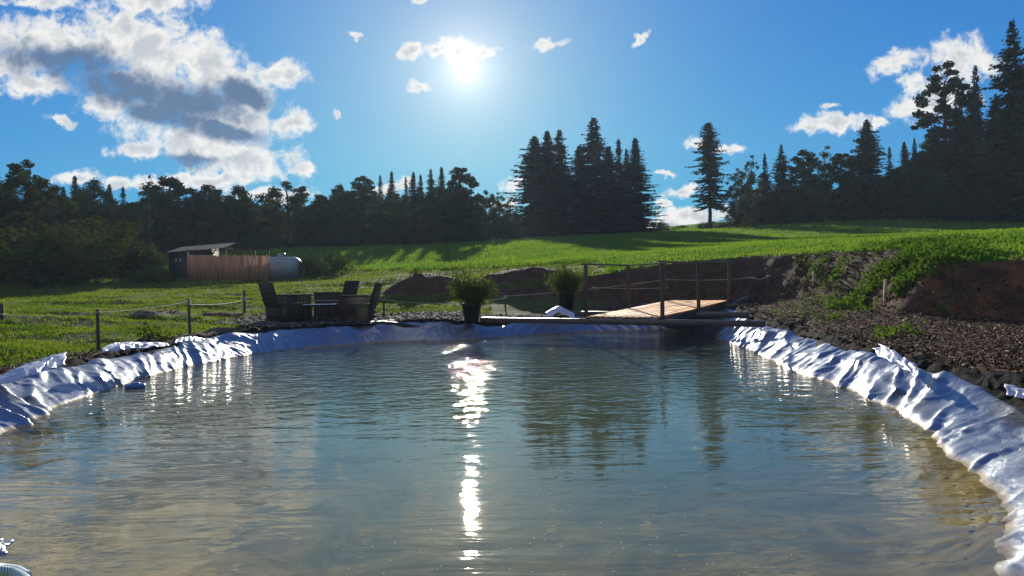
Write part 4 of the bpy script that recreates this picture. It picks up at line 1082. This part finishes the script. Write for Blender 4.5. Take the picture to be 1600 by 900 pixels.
def rope(i, j, label, f0=.92, f1=.92, sag=.06, ext=None, r=.0055):
    a = TOP[i] - V3(0, 0, .05 + (1 - f0)); b_ = (TOP[j] - V3(0, 0, .05 + (1 - f1))) if j is not None else np.array(ext)
    t = np.linspace(0, 1, 22)[:, None]
    pth = a * (1 - t) + b_ * t; pth[:, 2] -= (4 * t * (1 - t))[:, 0] * sag
    m_ = MB(); m_.tube(pth, r, 6)
    for k, q in ((0, a), (1, b_)):
        if k == 0 or j is not None:
            an = np.linspace(0, 2 * math.pi * 2, 26)
            m_.tube(np.stack([q[0] + .045 * np.cos(an), q[1] + .045 * np.sin(an), q[2] + np.linspace(-.012, .012, 26)], 1), r * .9, 5)
    tag(m_.build('rope', M_rope, None, True), label, 'rope', 'ropes strung between the fence posts')
rope(0, 1, 'slack rope rising from the thick left edge post to the near bank post', .82, 1.0, .05)
rope(1, 2, 'rope between the two slim posts on the left bank', 1, 1, .03)
rope(2, 3, 'rope from the left bank to the post beside the chairs', .95, .8, .05)
rope(3, 4, 'rope passing in front of the rattan chairs', .85, .95, .04)
rope(4, 5, 'sagging rope between the chairs and the left potted bamboo', .95, .9, .12)
rope(5, 9, 'upper rope running from the bamboos to the deck corner post', .95, .95, .05)
rope(7, 9, 'rope behind the left bridge railing', .98, .72, .03)
rope(9, 11, 'rope running behind the bridge along the dark bank', .95, .95, .04)
rope(12, 13, 'short pale rope between two posts right of the bridge', .97, .95, .06)

# ------------------------------------------------------------------ potted bamboos
def potted(px, top, foot_y, d, wpx, label, seed):
    c = P(px, foot_y, d); z = max(gz(c[0], c[1]), c[2])
    e = thing('potted_plant', (c[0], c[1], z), label, 'potted plant', 'potted bamboos by the pond')
    H = P(px, top, d)[2] - z; R = wpx / F * d / 2
    b = MB(); b.lathe([(0, .01), (.15, 0), (.16, .02), (.215, .38), (.235, .385), (.235, .42), (.215, .42), (.205, .37), (0, .36)], n=28); b.build('pot', M_black, e, True)
    rg = np.random.default_rng(seed); sm = MB(); lv = []
    for k in range(46):
        a = rg.uniform(0, 6.28); rr_ = rg.random() ** .6
        top_ = V3(math.cos(a) * R * rr_, math.sin(a) * R * rr_, H * rg.uniform(.62, 1.0) * (1 - .25 * rr_ ** 2))
        b0 = V3(math.cos(a) * .13 * rr_, math.sin(a) * .13 * rr_, .36)
        mid = b0 * .4 + top_ * .6; mid[2] += .06; mid[:2] *= .75
        t = np.linspace(0, 1, 8)[:, None]
        pth = b0 * (1 - t) ** 2 + 2 * mid * t * (1 - t) + top_ * t ** 2
        sm.tube(pth, .006, 4, cap=False)
        n = 70; tt = rg.uniform(.22, 1.05, n)[:, None]
        pp = b0 * (1 - tt) ** 2 + 2 * mid * tt * (1 - tt) + top_ * tt ** 2 + rg.normal(0, .075, (n, 3))
        lv.append(pp)
    sm.build('stems', M_wood, e, True)
    pts = np.concatenate(lv); pts = pts[pts[:, 2] > .34]
    n = len(pts)
    d_ = rg.normal(0, 1, (n, 3)); d_[:, 2] -= .7; d_ /= np.linalg.norm(d_, axis=1)[:, None]
    w = np.cross(d_, rg.normal(0, 1, (n, 3))); w /= np.linalg.norm(w, axis=1)[:, None]
    l = rg.uniform(.06, .13, n)[:, None]
    Vq = np.stack([pts, pts + d_ * l * .5 + w * l * .14, pts + d_ * l, pts + d_ * l * .5 - w * l * .14], 1).reshape(-1, 3)
    link('foliage', mesh_np('foliage', Vq, np.arange(4 * n).reshape(-1, 4), M_bamboo), e)
    return e
potted(737, 424, 503, 17.0, 80, 'leafy bamboo in a tapered black pot left of the bridge beam', 5)
potted(886, 411, 484, 19.3, 60, 'leafy bamboo in a black pot beside the left bridge railing', 6)

# ------------------------------------------------------------------ shed, reed screen, gas tank
c = P(292, 440, 38.5); z = gz(c[0], c[1])
sh_ = thing('shed', (c[0], c[1], z), 'low dark shed with lean-to sheet roof behind the reed screen', 'shed', None, .06)
px2m = 38.5 / F
b = MB()
Wd, Dp = 1.9, 2.0; hl, hr = 1.36, 1.72
x0 = -27 * px2m
V = [(x0, 0, -.2), (x0 + Wd, 0, -.2), (x0 + Wd, Dp, -.2), (x0, Dp, -.2), (x0, 0, hl), (x0 + Wd, 0, hl + .05), (x0 + Wd, Dp, hr), (x0, Dp, hr)]
b.add(V, Q=[(0, 1, 5, 4), (1, 2, 6, 5), (2, 3, 7, 6), (3, 0, 4, 7), (4, 5, 6, 7)])
b.build('wall', M_darkwall, sh_)
b = MB(); nx = 60
xs = np.linspace(x0 - .10, x0 + Wd + .9, nx); cor = .02 * np.sin(np.arange(nx) * math.pi / 2)
def roofz(x, y): return hl + .03 + (x - x0) * .07 + y * (hr - hl) / Dp
for y0_, y1_ in ((-.14, Dp + .1),):
    A = np.stack([xs, np.full(nx, y0_), roofz(xs, y0_) + cor], 1); Bq = np.stack([xs, np.full(nx, y1_), roofz(xs, y1_) + cor], 1)
    up = np.vstack([A, Bq]); dn = up - V3(0, 0, .025)
    q = np.array([(i, i + 1, nx + i + 1, nx + i) for i in range(nx - 1)])
    b.add(up, q); b.add(dn, q[:, ::-1])
    for k in (0, 1):
        i = np.arange(nx - 1) + k * nx
        b.add(np.vstack([up, dn]), np.stack([i, i + 2 * nx, i + 1 + 2 * nx, i + 1], 1) if k == 0 else np.stack([i, i + 1, i + 1 + 2 * nx, i + 2 * nx], 1))
b.build('roof', M_tin, sh_)
for xx in (.36, .56):
    f_ = MB(); f_.box((x0 + xx + .02, -.012, .94), (.13, .03, .25), bev=.004); fo = f_.build('window', M_darkwall, sh_)
    f_ = MB(); f_.box((x0 + xx + .02, -.032, .94), (.085, .012, .21)); f_.build('pane', M_pane, fo)

a0 = P(293, 443, 37.0); a1 = P(421, 444, 36.4)
zg0 = gz(a0[0], a0[1]); zg1 = gz(a1[0], a1[1])
a0 = V3(a0[0], a0[1], zg0); a1 = V3(a1[0], a1[1], zg1)
scr = thing('reed_fence', a0, 'reddish brown reed screen with an uneven top in front of the shed', 'fence')
topz = P(293, 399, 37)[2] - zg0
b = MB(); n = 150
dv = (a1 - a0)
for i in range(n):
    t = (i + .5) / n; p = a0 + dv * t
    h = topz + random.uniform(-.035, .025) + .02 * math.sin(i * .31) - (.03 if t > .8 and random.random() < .35 else 0)
    b.bar((p[0], p[1], p[2] - .05), (p[0], p[1], p[2] + h), np.linalg.norm(dv) / n * random.uniform(.75, 1.0) if t < .7 else np.linalg.norm(dv) / n * random.uniform(.45, 1.0), .02, up=(0, 1, 0))
b.build('reed_panel', M_reed, scr, origin=a0)
for px in (293, 353, 398, 420):
    t = (px - 293) / 128; p = a0 + dv * t; b = MB(); b.bar(p + V3(0, .06, -.1), p + V3(0, .06, P(px, 390, 37)[2] - p[2]), .07, .07, up=(1, 0, 0), bev=.006); b.build('post', M_wood, scr, origin=a0)
b = MB(); p0 = P(291, 391.5, 37.07); p1 = P(422, 389.5, 36.47); p0[1] += .06; p1[1] += .06
b.bar(p0, p1, .06, .05); b.build('rail', M_wood, scr, origin=a0)

c = P(440, 437, 38.2); z = gz(c[0], c[1])
tk = thing('gas_tank', (c[0], c[1], z), 'pale grey green horizontal gas tank behind the right end of the reed screen', 'tank', None, .10)
rt = .64; L = 1.55; prof = []
for a in np.linspace(0, math.pi / 2, 10): prof.append((rt * math.sin(a), -L / 2 - .50 * math.cos(a)))
for a in np.linspace(math.pi / 2, 0, 10): prof.append((rt * math.sin(a), L / 2 + .50 * math.cos(a)))
roty = np.array([[0, 0, 1], [0, 1, 0], [-1, 0, 0]], float)
tz = P(440, 401.5, 38.2)[2] - z - rt
b = MB(); b.lathe(prof, (-.15, 0, tz), 36, roty); b.build('body', M_tank, tk, True)
b = MB(); b.lathe([(0, .2), (.17, .19), (.20, .15), (.20, -.06)], (.02, 0, tz + rt), 20); b.build('dome_cover', M_tank, tk, True)
for xx in (-.75, .45):
    b = MB(); b.box((xx, 0, (tz - rt * .6) / 2 - .02), (.12, .7, tz - rt * .55), bev=.01); b.build('foot', M_rock, tk)
b = MB(); b.tube([P(481, 400, 40.5) * [1, 1, 0] + [0, 0, gz(*P(481, 400, 40.5)[:2]) - .2], P(481, 387, 40.5)], .03, 8)
tag(b.build('pole', M_wood, None, True), 'thin pole standing in the bush right of the gas tank', 'pole')

# ------------------------------------------------------------------ stones, float, hose
def rock(px, py, d, s, label, seed):
    c = P(px, py, d)
    for _ in range(40):
        q = terrain([c[0]], [c[1]])
        if q[2][0] > liner_width([c[0]], [c[1]])[0] + .12 + s[0] * .5: break
        d += .05; c = P(px, py, d)
    z = gz(c[0], c[1])
    import bmesh
    bm = bmesh.new(); bmesh.ops.create_icosphere(bm, subdivisions=3, radius=1)
    rg = np.random.default_rng(seed); ax = rg.normal(0, 1, (9, 3)); ax /= np.linalg.norm(ax, axis=1)[:, None]; cut = rg.uniform(.55, .9, 9)
    for v in bm.verts:
        p = np.array(v.co)
        for q, k in zip(ax, cut):
            e = p @ q
            if e > k: p = p - q * (e - k)
        p *= 1 + .10 * (vnoise(np.array([p[0] * 3 + seed]), np.array([p[1] * 3 + p[2] * 2]), seed)[0] - .5)
        v.co = p * np.array(s) * .8
    me = bpy.data.meshes.new('rock'); bm.to_mesh(me); bm.free(); me.materials.append(M_rock)
    o = link('rock', me); o.location = (c[0], c[1], z + s[2] * .35)
    tag(o, label, 'rock', 'stones and clods along the liner')
rock(228, 531, 11.4, (.17, .15, .15), 'dark lump beside a weed tuft on the left bank', 3)
rock(206, 533, 11.0, (.12, .10, .11), 'smaller dark lump left of the weed tuft lump', 4)
rock(345, 521, 13.6, (.42, .22, .12), 'long low dark hump behind the left liner', 5)
rock(1232, 517, 12.2, (.12, .10, .08), 'small clod at the liner top right of the bridge beam', 6)
rock(1258, 523, 11.2, (.16, .12, .09), 'brown clod behind the sunlit folds of the right liner', 7)
rock(1340, 528, 10.2, (.13, .10, .09), 'brown clod on the mulch above the blue folds', 8)
rock(1290, 531, 10.4, (.12, .09, .07), 'flat clod between two bigger clods on the right liner edge', 12)
rock(1386, 540, 8.8, (.10, .09, .11), 'upright clod beside the torn white flap', 9)
rock(1440, 572, 7.2, (.15, .11, .09), 'dark clod just right of the torn white flap', 10)
rock(625, 512, 16.9, (.10, .08, .07), 'small stone at the liner edge right of the chairs', 13)
rock(668, 512, 16.9, (.16, .10, .08), 'dark stone left of the left bamboo pot', 14)
rock(705, 510, 16.9, (.12, .09, .07), 'dark stone touching the left bamboo pot', 15)
c = P(211, 604, 9.15)
b = MB(); rg = np.random.default_rng(4)
b.box((0, 0, .025), (.23, .12, .06), taper=.8, bev=.014)
fo = thing('pool_float', (c[0], c[1], 0), 'small flat blue float lying on the water by the left liner', 'float', None, .3)
b.build('hull', M_float, fo)
b = MB(); b.box((.0, 0, .062), (.10, .06, .016), bev=.004); b.build('pad', M_float, fo)

m = bpy.data.materials.new('hose_rubber'); m.use_nodes = True
N = NT(m.node_tree); B = m.node_tree.nodes['Principled BSDF']
uvn = N.node('ShaderNodeAttribute', attribute_name='along').outputs['Fac']
N.l.new(N.mix(N.smooth(N.m('SINE', N.m('MULTIPLY', uvn, 6.283)), -.1, .2), (0.05, 0.26, 0.13), (0.75, 0.80, 0.78)), B.inputs['Base Color'])
B.inputs['Roughness'].default_value = .3
pth = np.array([0, 0, -.018]) + np.array([P(-60, 884, 2.70), P(-10, 884, 2.82), P(18, 888, 2.86), P(38, 899, 2.80), P(46, 915, 2.68), P(40, 945, 2.45)])
t = np.linspace(0, 5, 60); pth = np.stack([np.interp(t, range(6), pth[:, k]) for k in range(3)], 1)
for _ in range(6): pth[1:-1] = (pth[:-2] + pth[2:] + 2 * pth[1:-1]) / 4
mb = MB(); mb.tube(pth, .021, 14)
mb.tube(pth[8:34] + np.array([0, .03, -.002]), .018, 12)
Vh = np.vstack(mb.V)
seg = np.concatenate([np.repeat(np.linspace(0, 30, 60), 14) + np.tile(np.arange(14) / 14.0, 60), [0, 30], np.full(26 * 12 + 2, .25)])
ho = link('garden_hose', mesh_np('garden_hose', Vh, [np.vstack(mb.Q), np.vstack(mb.T)], m, True, {'along': seg[:len(Vh)]}))
tag(ho, 'green and white spiral garden hose in the lower left corner', 'hose')
ck = crumple('flap', [P(-70, 872, 2.95), P(-20, 878, 2.95), P(14, 866, 3.18)], [P(-70, 850, 3.3), P(-30, 848, 3.3), P(2, 856, 3.26)], M_liner, 371, .02, nu=24)

# ------------------------------------------------------------------ loose ground cover (beyond counting)
def scatter(n, az0, az1, r0, r1, power=1.0):
    a = np.radians(RNG.uniform(az0, az1, n)); u = RNG.random(n)
    r = r0 * (r1 / r0) ** (u ** power)
    return r * np.sin(a), r * np.cos(a), r
def gfull(x, y):
    z, bank, sd, df, zl = terrain(x, y)
    lw_ = liner_width(x, y); z = z + extras(x, y, sd, lw_)
    hp = np.zeros(len(x))
    for (px, py, d, a, b_, h) in [(668, 462, 24.0, 1.25, .8, .50), (262, 500, 17.5, .75, .35, .14), (800, 447, 24.5, 1.7, .8, .35)]:
        c_ = P(px, py, d); q = ((x - c_[0]) / a) ** 2 + ((y - c_[1]) / b_) ** 2
        hp = np.maximum(hp, np.exp(-q * q) * h)
    return z, bank, sd, df, lw_, hp
def blades(name, x, y, z, h, w, mat, per=4, lean=.45, label_kind='grass'):
    n = len(x); V = []; 
    for k in range(per):
        a = RNG.uniform(0, 6.283, n); l = RNG.uniform(0, lean, n) * h
        hh = h * RNG.uniform(.6, 1.15, n)
        ox = RNG.normal(0, 1, n) * w * 1.6; oy = RNG.normal(0, 1, n) * w * 1.6
        b2 = RNG.uniform(0, 6.283, n)
        dx = np.cos(b2) * w * .5; dy = np.sin(b2) * w * .5
        V.append(np.stack([np.stack([x + ox - dx, y + oy - dy, z - .01], 1), np.stack([x + ox + dx, y + oy + dy, z - .01], 1), np.stack([x + ox + np.cos(a) * l, y + oy + np.sin(a) * l, z + hh], 1)], 1))
    V = np.concatenate(V).reshape(-1, 3)
    o = link(name, mesh_np(name, V, np.arange(len(V)).reshape(-1, 3), mat))
    return tag(o, None, None, None, 'stuff')
YB = lambda x: np.interp(x, [-40, -17, -8, -4, 0, 3, 3.1], [44, 42, 39, 34, 31, 27, 0])
# mown lawn
x, y, r = scatter(135000, -45, 9, 5.5, 46, .8)
z, bank, sd, df, lw_, hp = gfull(x, y)
pz = fbm(x * .55, y * 1.2, 77); gz_ = (y + .25 * x > 14.6) & (y < 19.3) & (x > -6.2) & (x < 3) 
strip = np.exp(-((y - 18.6 + .05 * x) / .5) ** 2) * (x < -10)
ok = (sd > lw_ + .72 + .25 * RNG.random(len(x))) & (bank < .3) & (y < YB(x) + .5) & (hp < .08) & ~((pz > .62) & (RNG.random(len(x)) < .65)) & ~(gz_ & (RNG.random(len(x)) < .9)) & ~((df < .2) & (x > -.6)) & (RNG.random(len(x)) > strip * .8)
x, y, z, r = x[ok], y[ok], z[ok], r[ok]
blades('lawn', x, y, z, (.024 + .026 * RNG.random(len(x))) * (1 + .012 * r), .010 * (1 + .09 * r), M_grass, 4)
# meadow
x, y, r = scatter(150000, -40, 44, 11, 110, .85)
z, bank, sd, df, lw_, hp = gfull(x, y)
ok = (df > .3) & (bank < .25) & (y > YB(x)) & (sd > 3)
x, y, z, r = x[ok], y[ok], z[ok], r[ok]
edge = np.exp(-np.maximum(0, y - YB(x)) / 2.0) * (x < 3)
blades('meadow_grass', x, y, z, (.075 + .07 * RNG.random(len(x))) * (1 + .004 * r) * (1 + .5 * edge) * np.where(x > 4, .6, 1), .020 * (1 + .06 * r), M_field, 4)
# weeds on the cut bank
x, y, r = scatter(90000, 14, 42, 8, 24)
z, bank, sd, df, lw_, hp = gfull(x, y)
cw = P(1400, 440, 14.5); cw2 = P(1300, 430, 17.5); cw3 = P(1405, 519, 10.3); cw4 = P(1470, 490, 12.4); cw5 = P(1440, 404, 16.5); cw6 = P(1420, 470, 13.6)
dn_ = np.zeros(len(x))
for c_, ra, k in ((cw, 1.2, .8), (cw2, .9, .45), (cw3, .25, .4), (cw4, .4, .25), (cw5, 1.1, .6), (cw6, .6, .6)): dn_ = np.maximum(dn_, k * np.exp(-(((x - c_[0]) ** 2 + (y - c_[1]) ** 2) / ra ** 2)))
dn_ = np.maximum(dn_, .06 * (bank > .2) * (x < 6.5)) 
dn_ *= smoothstep(fbm(x * 1.6, y * 1.6, 91), .40, .58)
ok = (RNG.random(len(x)) < dn_) & (sd > lw_ + .3)
x, y, z = x[ok], y[ok], z[ok]
pts = np.repeat(np.stack([x, y, z], 1), 5, 0); pts += RNG.normal(0, .05, pts.shape); pts[:, 2] = np.maximum(pts[:, 2], 0) + RNG.random(len(pts)) * .12
Vq, Qq = leaf_quads(pts, .065, RNG, 0)
tag(link('weeds', mesh_np('weeds', Vq, Qq, M_weed)), kind='stuff')
# single weed tufts: leaves on a short branching stem
def tuft(px, py, d, lift, sp, n, size, label, seed):
    rg = np.random.default_rng(seed)
    c = P(px, py, d); zc = gz(c[0], c[1]) + lift
    o = thing('weed_tuft', (c[0], c[1], zc), label, 'weed')
    pts = rg.normal(0, 1, (n, 3)) * [sp, sp, sp * .9] + [0, 0, sp * 1.1]; pts[:, 2] = np.abs(pts[:, 2])
    Vq, Qq = leaf_quads(pts, size, rg); link('leaves', mesh_np('leaves', Vq, Qq, M_leaf), o)
    b = MB()
    for q in pts[:14]: b.tube([(0, 0, -.05), q * .5 + V3(0, 0, .02), q], [.006, .005, .003], 4, cap=False)
    b.build('stems', M_wood, o)
tuft(237, 527, 12.0, 0, .12, 260, .07, 'small leafy weed tuft growing on the left bank', 1)
tuft(652, 449, 24, .45, .10, 160, .08, 'small weed tuft on top of the dark soil mound', 2)

def chips(name, x, y, z, smin, smax, mats, flat=.35, asp=.45):
    n = len(x)
    l = RNG.uniform(smin, smax, n)[:, None]
    a = RNG.uniform(0, 6.283, n); tl = RNG.normal(0, flat, (n, 2))
    d = np.stack([np.cos(a), np.sin(a), tl[:, 0]], 1); w = np.stack([-np.sin(a), np.cos(a), tl[:, 1]], 1) * asp
    c_ = np.stack([x, y, z + .012 + .25 * np.abs(tl).sum(1) * l[:, 0] * .5], 1); u = np.cross(d, w); u /= np.linalg.norm(u, axis=1)[:, None]; hh = l * .10
    V = np.stack([c_ - d * l / 2 - w * l / 2, c_ + d * l / 2 - w * l / 2, c_ + d * l / 2 + w * l / 2, c_ - d * l / 2 + w * l / 2], 1)
    V = np.concatenate([V, V + (u * hh)[:, None, :]], 1).reshape(-1, 3)
    k = np.arange(n)[:, None, None] * 8
    Q_ = (np.array([(4, 5, 6, 7), (0, 1, 5, 4), (1, 2, 6, 5), (2, 3, 7, 6), (3, 0, 4, 7)])[None] + k).reshape(-1, 4)
    return tag(link(name, mesh_np(name, V, Q_, mats)), kind='stuff')
def chipmat(name, stops):
    m = bpy.data.materials.new(name); m.use_nodes = True
    N = NT(m.node_tree); B = m.node_tree.nodes['Principled BSDF']
    rp = N.node('ShaderNodeValToRGB')
    N.l.new(N.node('ShaderNodeNewGeometry').outputs['Random Per Island'], rp.inputs[0])
    cr = rp.color_ramp
    for i, (p_, c_) in enumerate(stops):
        e = cr.elements[i] if i < 2 else cr.elements.new(p_)
        e.position = p_; e.color = (*c_, 1)
    N.l.new(rp.outputs[0], B.inputs['Base Color']); B.inputs['Roughness'].default_value = .85; B.inputs['Specular IOR Level'].default_value = .12
    return m
M_chip = chipmat('woodchips', [(0, (0.018, 0.011, 0.007)), (1, (0.62, 0.50, 0.34)), (.66, (0.066, 0.036, 0.020)), (.90, (0.13, 0.074, 0.040)), (.95, (0.38, 0.27, 0.16))])
M_peb = chipmat('gravel', [(0, (0.04, 0.038, 0.036)), (1, (0.26, 0.25, 0.24)), (.6, (0.085, 0.08, 0.076))])
x, y, r = scatter(110000, 8, 46, 4.5, 22, .9)
z, bank, sd, df, lw_, hp = gfull(x, y)
ok = (df < .35) & (sd > lw_ + .10) & (x - .05 * y > 1.2)
x, y, z = x[ok], y[ok], z[ok]
x2, y2, r2 = scatter(26000, -46, 0, 5, 17)
z2, bank2, sd2, df2, lw2, hp2 = gfull(x2, y2)
ok = (sd2 > lw2 + .08) & (sd2 < lw2 + .85)
chips('woodchip_mulch', np.concatenate([x, x2[ok]]), np.concatenate([y, y2[ok]]), np.concatenate([z, z2[ok]]), .014, .048, M_chip)
x, y, r = scatter(60000, -22, 14, 15, 22)
z, bank, sd, df, lw_, hp = gfull(x, y)
ok = (sd > lw_ + .35) & (y + .25 * x > 14.4) & (y < 19.4) & (x > -6.6) & (x < 3.0) & (hp < .05)
chips('gravel', x[ok], y[ok], z[ok], .025, .07, M_peb, .25, .8)
# pale seeds and flies drifting on the near water
n = 300
x = RNG.normal(.05, .55, n) + .06 * 0; y = 2.75 + 3.2 * RNG.random(n) ** 1.4
chips('floating_seeds', x * (y / 3.4), y, np.full(n, -.009), .003, .007, pmat('seed_fluff', (.75, .74, .68), .8), .1, .7)
# clods on the bare bank and heaps
x, y, r = scatter(34000, -46, 46, 4.5, 28)
z, bank, sd, df, lw_, hp = gfull(x, y)
ok = (((bank > .3) | (hp > .06)) & (sd > 2)) | ((sd > lw_ + .06) & (sd < lw_ + .45) & (RNG.random(len(x)) < .55))
chips('soil_clods', x[ok], y[ok], z[ok] + hp[ok] * .95, .015, .06, pmat('clods', (0.055, 0.034, 0.023), .95, var=.4, scale=3, spec=.05), .6, .8)

# ------------------------------------------------------------------ thin summer haze
hb = MB(); hb.box((0, 0, 22.0), (560, 560, 60.0))
m = bpy.data.materials.new('haze'); m.use_nodes = True
N = NT(m.node_tree); N.n.clear()
pv = N.node('ShaderNodeVolumePrincipled'); pv.inputs['Color'].default_value = (.62, .80, 1, 1); pv.inputs['Density'].default_value = .00038; pv.inputs['Anisotropy'].default_value = .25
o_ = N.node('ShaderNodeOutputMaterial'); N.l.new(pv.outputs[0], o_.inputs['Volume'])
tag(hb.build('haze', m), kind='stuff')
